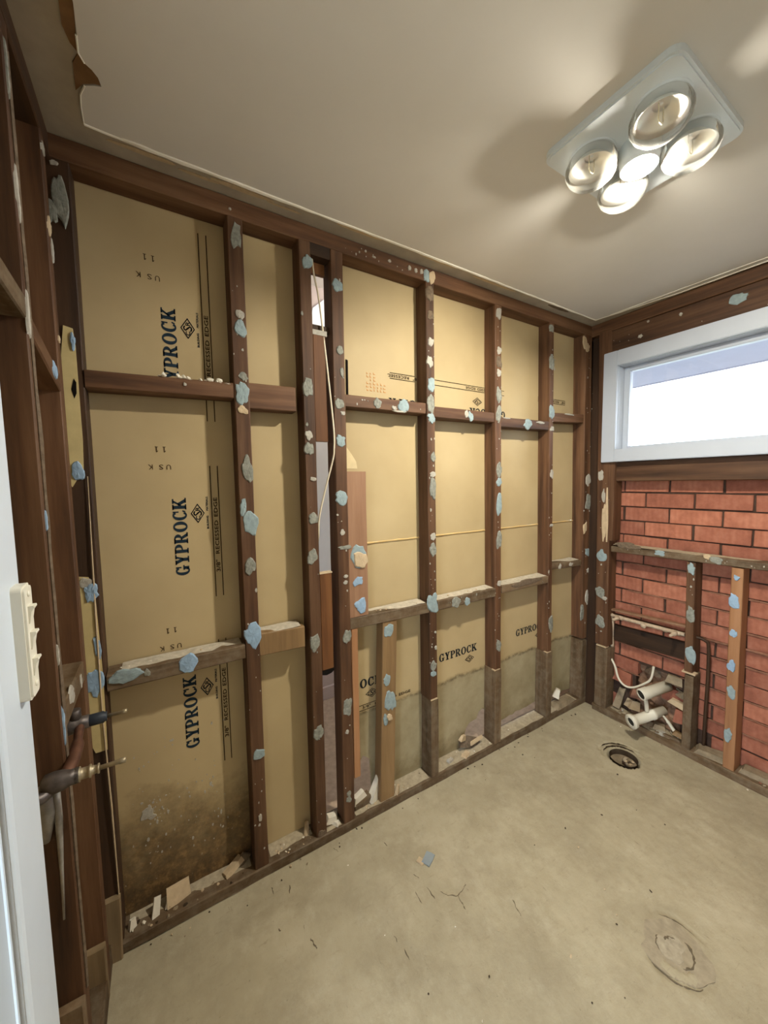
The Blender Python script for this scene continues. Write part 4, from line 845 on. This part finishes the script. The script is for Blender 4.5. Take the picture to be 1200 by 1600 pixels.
for i, (x, y, s) in enumerate([(-1.768, .035, .05), (-1.742, .05, .035), (-1.75, .015, .03)]):
    chunk('plaster_lump', (x, y, P0-.004+.012*(i == 0)), (s, s*.7, s*.55), (.1, .2, i*1.1), 'plaster', ['largest white plaster lump on the plate in the open gap', 'white plaster lump on the right side of the open gap', 'small white plaster lump at the front of the open gap'][i], 'plaster', .7, 'plaster lumps in the open gap')
chunk('plaster_lump', (-1.560, .040, P0-.003), (.055, .035, .105), (.1, .35, .4), 'plaster', 'tall crumpled white plaster lump beside the short pale stud', 'plaster', .5)
chunk('plaster_lump', (-1.625, .045, P0+.03), (.07, .03, .03), (.1, -.2, .2), 'plaster', 'white plaster fragment on the block beside the fourth stud', 'plaster', .7)
chunk('timber_offcut', (-1.612, .045, P0), (.085, .035, .034), (0, -.1, .05), 'oldwood_x', 'small dark timber offcut beside the fourth stud foot', 'timber', .97)
chunk('plaster_chip', (-1.447, .012, P0-.006), (.022, .016, .042), (.1, .1, .6), 'd_c', 'cream chip on the plate right of the short pale stud', 'plaster', .6)
chunk('plasterboard_chunk', (-1.005, .055, .10), (.05, .02, .028), (.2, .3, .3), 'd_c', 'torn tan corner hanging at the broken foot of the lower sheet', 'plasterboard', .6)
chunk('plasterboard_chunk', (-.955, .045, P0), (.15, .014, .052), (-.55, .35, -.1), 'd_d', 'dark torn paper flap folded onto the plate under the lower sheet', 'plasterboard', .85)
chunk('plasterboard_chunk', (-.920, .030, P0+.03), (.10, .006, .018), (-.3, .0, .12), 'd_c', 'pale strip of torn board edge on the folded flap', 'plasterboard', .9)
chunk('plaster_chip', (-1.012, .020, P0), (.06, .03, .008), (0, .05, .4), 'd_c', 'flat pale flake on the plate left of the folded flap', 'plaster', .8)
chunk('plaster_chip', (-1.110, .030, P0), (.04, .02, .012), (.1, .1, .2), 'd_w', 'small white flake on the plate beside the spliced fifth stud', 'plaster', .8)
chunk('foam_lump', (-.205, .052, .085), (.055, .04, .05), (.3, .2, .6), 'plaster', 'round white foam lump in the torn foot of the last bay', 'foam', .6)
chunk('mortar_heap', (-.165, .03, P0-.002), (.20, .065, .022), (0, 0, .05), 'rubble', 'low heap of crumbled mortar on the plate in the last bay', 'mortar', .7)
chunk('painted_chip', (-1.490, -.276, .002), (.055, .035, .004), (0, .05, .5), 'chip_blue', 'flat blue-grey painted chip lying alone on the concrete', 'chip', .95)
chunk('painted_chip', (-1.520, -.268, .002), (.025, .03, .004), (0, .05, .4), 'd_c', 'yellowish flake touching the blue-grey chip on the concrete', 'chip', .9)
# rubble among the broken bricks
for n_, loc, s, r, m, lab, cat in [
 ('broken_brick', (.11, -.462, .325), (.12, .08, .04), (.1, .2, .3), 'rubble', 'long tan rubble piece jammed above the upper drain pipe', 'rubble'),
 ('broken_brick', (.13, -.345, .315), (.07, .06, .05), (.2, .1, .8), 'd_d', 'grey mortar lump in the hole left of the tan rubble piece', 'rubble'),
 ('broken_brick', (.10, -.50, .205), (.10, .06, .03), (.1, -.1, 1.4), 'd_c', 'tan rubble piece right of the upper drain pipe', 'rubble'),
 ('broken_brick', (.11, -.50, .255), (.07, .05, .035), (.3, .1, .9), 'rubble', 'grey rubble piece behind the end of the upper drain pipe', 'rubble'),
 ('broken_brick', (.10, -.285, .155), (.08, .08, .05), (.1, .1, .5), 'mortar_lip', 'red brick fragment left of the lower drain pipe', 'rubble'),
 ('timber_stick', (.045, -.520, .060), (.028, .06, .024), (.25, .1, .3), 'palewood', 'pale round stick lying among the rubble right of the drain pipes', 'timber'),
 ('timber_stick', (.022, -.475, .046), (.018, .12, .010), (.05, .0, .2), 'oldwood_y', 'flat grey stick along the plate under the round stick', 'timber'),
 ('mortar_lump', (.055, -.42, .045), (.06, .06, .03), (.1, .1, .4), 'rubble', 'grey mortar lump under the lower drain pipe', 'mortar'),
 ('mortar_lump', (.02, -.445, .043), (.04, .035, .016), (.1, .1, 1.4), 'd_w', 'white flake on the plate right of the lower drain pipe', 'mortar'),
 ('crumpled_paper', (.07, -.185, .05), (.06, .04, .13), (.2, .3, .3), 'rubble', 'torn grey paper standing in the corner left of the drain pipes', 'paper'),
 ('crumpled_paper', (.085, -.262, .075), (.06, .06, .05), (.3, .1, 1.0), 'd_c', 'pale crumpled paper against the bricks left of the drain pipes', 'paper'),
 ('broken_brick', (.15, -.36, .02), (.07, .12, .05), (0, .1, .2), 'dirt', 'dark earth lump deep in the hole behind the lower drain pipe', 'rubble'),
 ('broken_brick', (.115, -.52, .12), (.1, .10, .07), (0, .1, .2), 'brick', 'broken red brick beside the weathered stud block right of the pipes', 'rubble'),
 ('broken_brick', (.12, -.20, .21), (.1, .10, .07), (.1, .1, .1), 'brick', 'broken red brick under the hose in the corner', 'rubble'),
 ('mortar_lump', (.05, -.66, .043), (.08, .13, .025), (0, 0, .2), 'rubble', 'crumbled mortar on the plate between two brick-wall studs', 'mortar'),
 ('mortar_lump', (.06, -.83, .043), (.07, .12, .022), (0, 0, .1), 'rubble', 'crumbled mortar on the plate right of the pine stud', 'mortar')]:
    chunk(n_, loc, s, r, m, lab, cat)
def dust(parent, x0, x1, y0, y1, z, ax, col):
    n = max(4, int(abs(x1-x0)/.03)); vs, fs = [], []
    for i in range(n+1):
        t = x0+(x1-x0)*i/n; a = y0+.012*abs(noise.noise(Vector((t*11, y0, 3)))); 
        for k, q in enumerate((a, a+(y1-a)*.4, a+(y1-a)*.7, y1)):
            zz = z+(.0004, .002, .0035, .004)[k]+.0022*noise.noise(Vector((t*23, q*40, 6)))*(k > 0)
            vs.append((t, q, zz) if ax == 'x' else (q, t, zz))
    for i in range(n):
        for k in range(3): fs.append((i*4+k, i*4+k+1, i*4+5+k, i*4+4+k))
    return mesh('dust_layer', vs, fs, col, parent, True)
M['dust'] = plain('plaster_dust', srgb('#a89b84'), .95, .05, .2, 60, .3); M['dust_w'] = plain('white_plaster_dust', srgb('#b9b09f'), .95, .05, .2, 60, .3)
for x0, x1 in ((-2.47, -2.09), (-2.02, -1.85), (-1.80, -1.73), (-1.66, -1.265), (-1.205, -.83), (-.77, -.39), (-.33, -.05)): dust(wb, x0, x1, .002 if x0 > -2 else .02, YS-.001, PZ-.001, 'x', 'dust')
for y0, y1 in ((-.16, -.53), (-.60, -.70), (-.77, -1.1)): dust(wr, y0, y1, .004, .092, PZ-.001, 'y', 'dust')
for x0, x1, z in ((-2.44, -2.09, .907), (-2.02, -1.875, .929), (-1.58, -1.28, .910), (-1.20, -.82, .905), (-.765, -.385, .909), (-.33, -.06, .967)): dust(wb, x0, x1, .004, .07, z, 'x', 'dust_w')
dust(wr, -.16, -1.2, .004, .07, 1.078, 'y', 'dust')
SHADE = {'plaster': 'white', 'rubble': 'grey-brown', 'd_c': 'beige', 'dirt': 'dark', 'd_w': 'pale grey', 'mortar_lip': 'reddish', 'mortar': 'dark brown'}
# small crumbs, each its own object, in groups nothing tells apart
def scatter(n, fn, smin, smax, mats, name, label, group, cat='plaster'):
    for k in range(n):
        m = rnd.choice(mats)
        crumb(name, fn(), rnd.uniform(smin, smax), m, SHADE[m]+' '+label, cat, group)
U = rnd.uniform
scatter(16, lambda: (U(-2.46, -2.09), U(.008, .06), .905), .006, .015, ['plaster', 'plaster', 'd_c'], 'plaster_crumb', 'plaster crumb on the lower nogging of the first bay', 'crumbs on the lower nogging of the first bay')
scatter(20, lambda: (U(-2.29, -2.09), U(.002, .010), 1.803), .012, .022, ['plaster'], 'plaster_crumb', 'plaster crumb on the upper nogging of the first bay', 'crumbs on the upper nogging of the first bay')
scatter(8, lambda: (U(-1.66, -1.29), U(.01, .05), .914), .005, .013, ['plaster', 'd_c'], 'plaster_crumb', 'plaster crumb on the lower nogging right of the open gap', 'crumbs on the lower nogging right of the gap')
scatter(10, lambda: (U(-1.2, -.4), U(.01, .05), .908), .005, .012, ['plaster', 'd_c'], 'plaster_crumb', 'plaster crumb on the lower noggings of the middle bays', 'crumbs on the lower noggings of the middle bays')
scatter(30, lambda: (U(-2.47, -2.09), U(.0, .065), P0-.002), .006, .017, ['plaster', 'rubble', 'd_c', 'dirt', 'rubble'], 'plaster_crumb', 'small crumb on the bottom plate of the first bay', 'crumbs on the plate of the first bay')
scatter(22, lambda: (U(-2.02, -1.85), U(.0, .065), P0-.002), .005, .012, ['rubble', 'rubble', 'd_c', 'plaster'], 'plaster_crumb', 'small crumb on the bottom plate of the second bay', 'crumbs on the plate of the second bay')
scatter(18, lambda: (U(-1.65, -1.28), U(.0, .065), P0-.002), .005, .013, ['rubble', 'd_c', 'plaster'], 'plaster_crumb', 'small crumb on the bottom plate around the short pale stud', 'crumbs on the plate around the short stud')
scatter(20, lambda: (U(-1.2, -.05), U(.0, .06), P0-.002), .005, .013, ['rubble', 'd_c', 'plaster'], 'plaster_crumb', 'small crumb on the bottom plate of the right-hand bays', 'crumbs on the plate of the right-hand bays')
scatter(40, lambda: (U(-2.45, -.1), -.012-abs(rnd.gauss(0, .022)), .001), .004, .012, ['rubble', 'dirt', 'dirt', 'd_c'], 'debris_crumb', 'crumb on the concrete along the foot of the stud wall', 'crumbs along the foot of the stud wall', 'debris')
scatter(14, lambda: (-.012-abs(rnd.gauss(0, .02)), U(-.9, -.1), .001), .004, .011, ['rubble', 'plaster', 'd_c'], 'debris_crumb', 'crumb on the concrete along the foot of the brick wall', 'crumbs along the foot of the brick wall', 'debris')
scatter(26, lambda: (U(-2.1, -.4), U(-.9, -.06), .002), .004, .010, ['plaster', 'd_c', 'dirt', 'dirt'], 'debris_crumb', 'tiny crumb scattered on the open concrete floor', 'crumbs on the open floor', 'debris')
scatter(16, lambda: (U(.0, .08), U(-.54, -.2), .043), .010, .028, ['rubble', 'rubble', 'd_c', 'mortar_lip', 'd_w'], 'mortar_crumb', 'mortar crumb on the plate under the drain pipes', 'mortar crumbs under the drain pipes', 'mortar')
scatter(14, lambda: (U(.01, .085), U(-.9, -.6), .043), .008, .02, ['rubble', 'd_c', 'mortar_lip'], 'mortar_crumb', 'mortar crumb on the brick wall plate at the right', 'mortar crumbs on the right-hand plate', 'mortar')

# ================================================================== next room through the gap, hall behind the door, closing walls
br = empty('wall_bedroom', (-1, .97, 0), 'pale walls of the next room seen through the open gap', 'wall', kind='structure')
G().box((-4.2, .97, -.02), (.1, 1.07, 2.72)).obj('wall_lining', 'lav', br); G().box((-4.2, .09, -.02), (-4.1, 1.0, 2.72)).obj('wall_lining', 'lav', br)
g = G()
for a, b in (((.1, .12, -.02), (.2, .16, 2.72)), ((.1, .7, -.02), (.2, 1.6, 2.72)), ((.1, .16, -.02), (.2, .7, .5)), ((.1, .16, 2.2), (.2, .7, 2.72))): g.box(a, b)
g.obj('wall_lining', 'lav', br)
G().box((-4.2, .95, 0), (.1, .97, .085)).obj('skirting', 'lav', br)
tag(G().box((-4.2, .088, -.06), (.1, 1.6, -.002)).obj('floor_bedroom', 'carpet'), 'pale carpet of the next room', 'floor', kind='structure')
tag(G().box((-4.2, .113, 2.71), (.1, 1.6, 2.73)).obj('ceiling_bedroom', 'ceil'), 'ceiling of the next room', 'ceiling', kind='structure')
wp_ = empty('wall_panel', (-1.34, .95, .62), 'smooth white panel on the wall of the next room, bright in the open gap', 'panel')
G().box((-1.75, .945, .62), (-.95, .968, 2.12)).obj('panel', 'white', wp_); G().box((-1.77, .94, .60), (-.93, .968, .62)).obj('bottom_rail', 'white', wp_)
tag(G().prism([(-1.46, 2.39), (-1.34, 2.47), (-1.34, 2.64), (-1.42, 2.57)], lambda a, b, d: (a, .955+d, b), 0, .012).obj('wall_paper_sheet', 'white'), 'white sheet of paper high on the next room wall, glimpsed through the gap', 'paper')
for z0, z1, lab in ((1.630, 2.022, 'upper brown board closing part of the gap'), (.728, 1.117, 'lower brown board closing part of the gap')):
    o = timber('infill_board', (-1.769, .016, z0), (-1.769, .016, z1), 'x', .0255, 'y', .010, 'gapwood', wb, 5, .001); o['label'] = lab
G().box((-1.795, .004, 2.022), (-1.738, .03, 2.040)).obj('pale_ledge', 'd_w', wb); G().box((-1.795, .022, 2.040), (-1.722, .05, 2.065)).obj('dark_slot', 'darkwood_x', wb)
G().box((-1.795, .004, 1.117), (-1.742, .03, 1.122)).obj('pale_ledge', 'd_c', wb)
o = timber('infill_board', (-1.760, .050, 2.26), (-1.760, .050, 2.30), 'x', .0355, 'y', .008, 'gapwood', wb, 2, .001)
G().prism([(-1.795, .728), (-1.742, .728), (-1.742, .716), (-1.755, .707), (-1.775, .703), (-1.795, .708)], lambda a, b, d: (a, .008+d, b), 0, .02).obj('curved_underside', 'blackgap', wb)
G().box((-1.80, -.0, 2.30), (-1.72, .06, 2.342)).obj('nail_block', 'darkwood_x', wb)
ld = bpy.data.lights.new('next_room_fill', 'POINT'); ld.energy = 14; ld.color = (1.0, .93, .84); ld.shadow_soft_size = .08
lo = bpy.data.objects.new('next_room_fill', ld); COL.objects.link(lo); lo.location = (-1.0, .55, 2.5)      # added unseen light that brightens the next room
wf = empty('wall_front', (-1.2, -2.5, 0), 'plain plastered wall behind the viewer', 'wall', kind='structure')
G().box((-3.6, -2.6, 0), (.12, -2.5, H)).obj('wall_lining', 'hallwall', wf)
wh = empty('wall_hall', (-3.55, -1.2, 0), 'plain wall of the hall outside the door', 'wall', kind='structure')
g = G()
for a, b in (((-3.7, -2.6, 0), (-3.6, -2.4, H)), ((-3.7, -.15, 0), (-3.6, .1, H)), ((-3.7, -2.4, 0), (-3.6, -.15, .12)), ((-3.7, -2.4, 2.34), (-3.6, -.15, H))): g.box(a, b)
g.obj('wall_lining', 'hallwall', wh); G().box((-3.6, .02, 0), (-2.612, .088, H)).obj('wall_lining', 'hallwall', wh)
G().box((.1, -2.7, -.1), (.2, YE-.1, 2.45)).obj('mortar_core', 'mortar', wr)
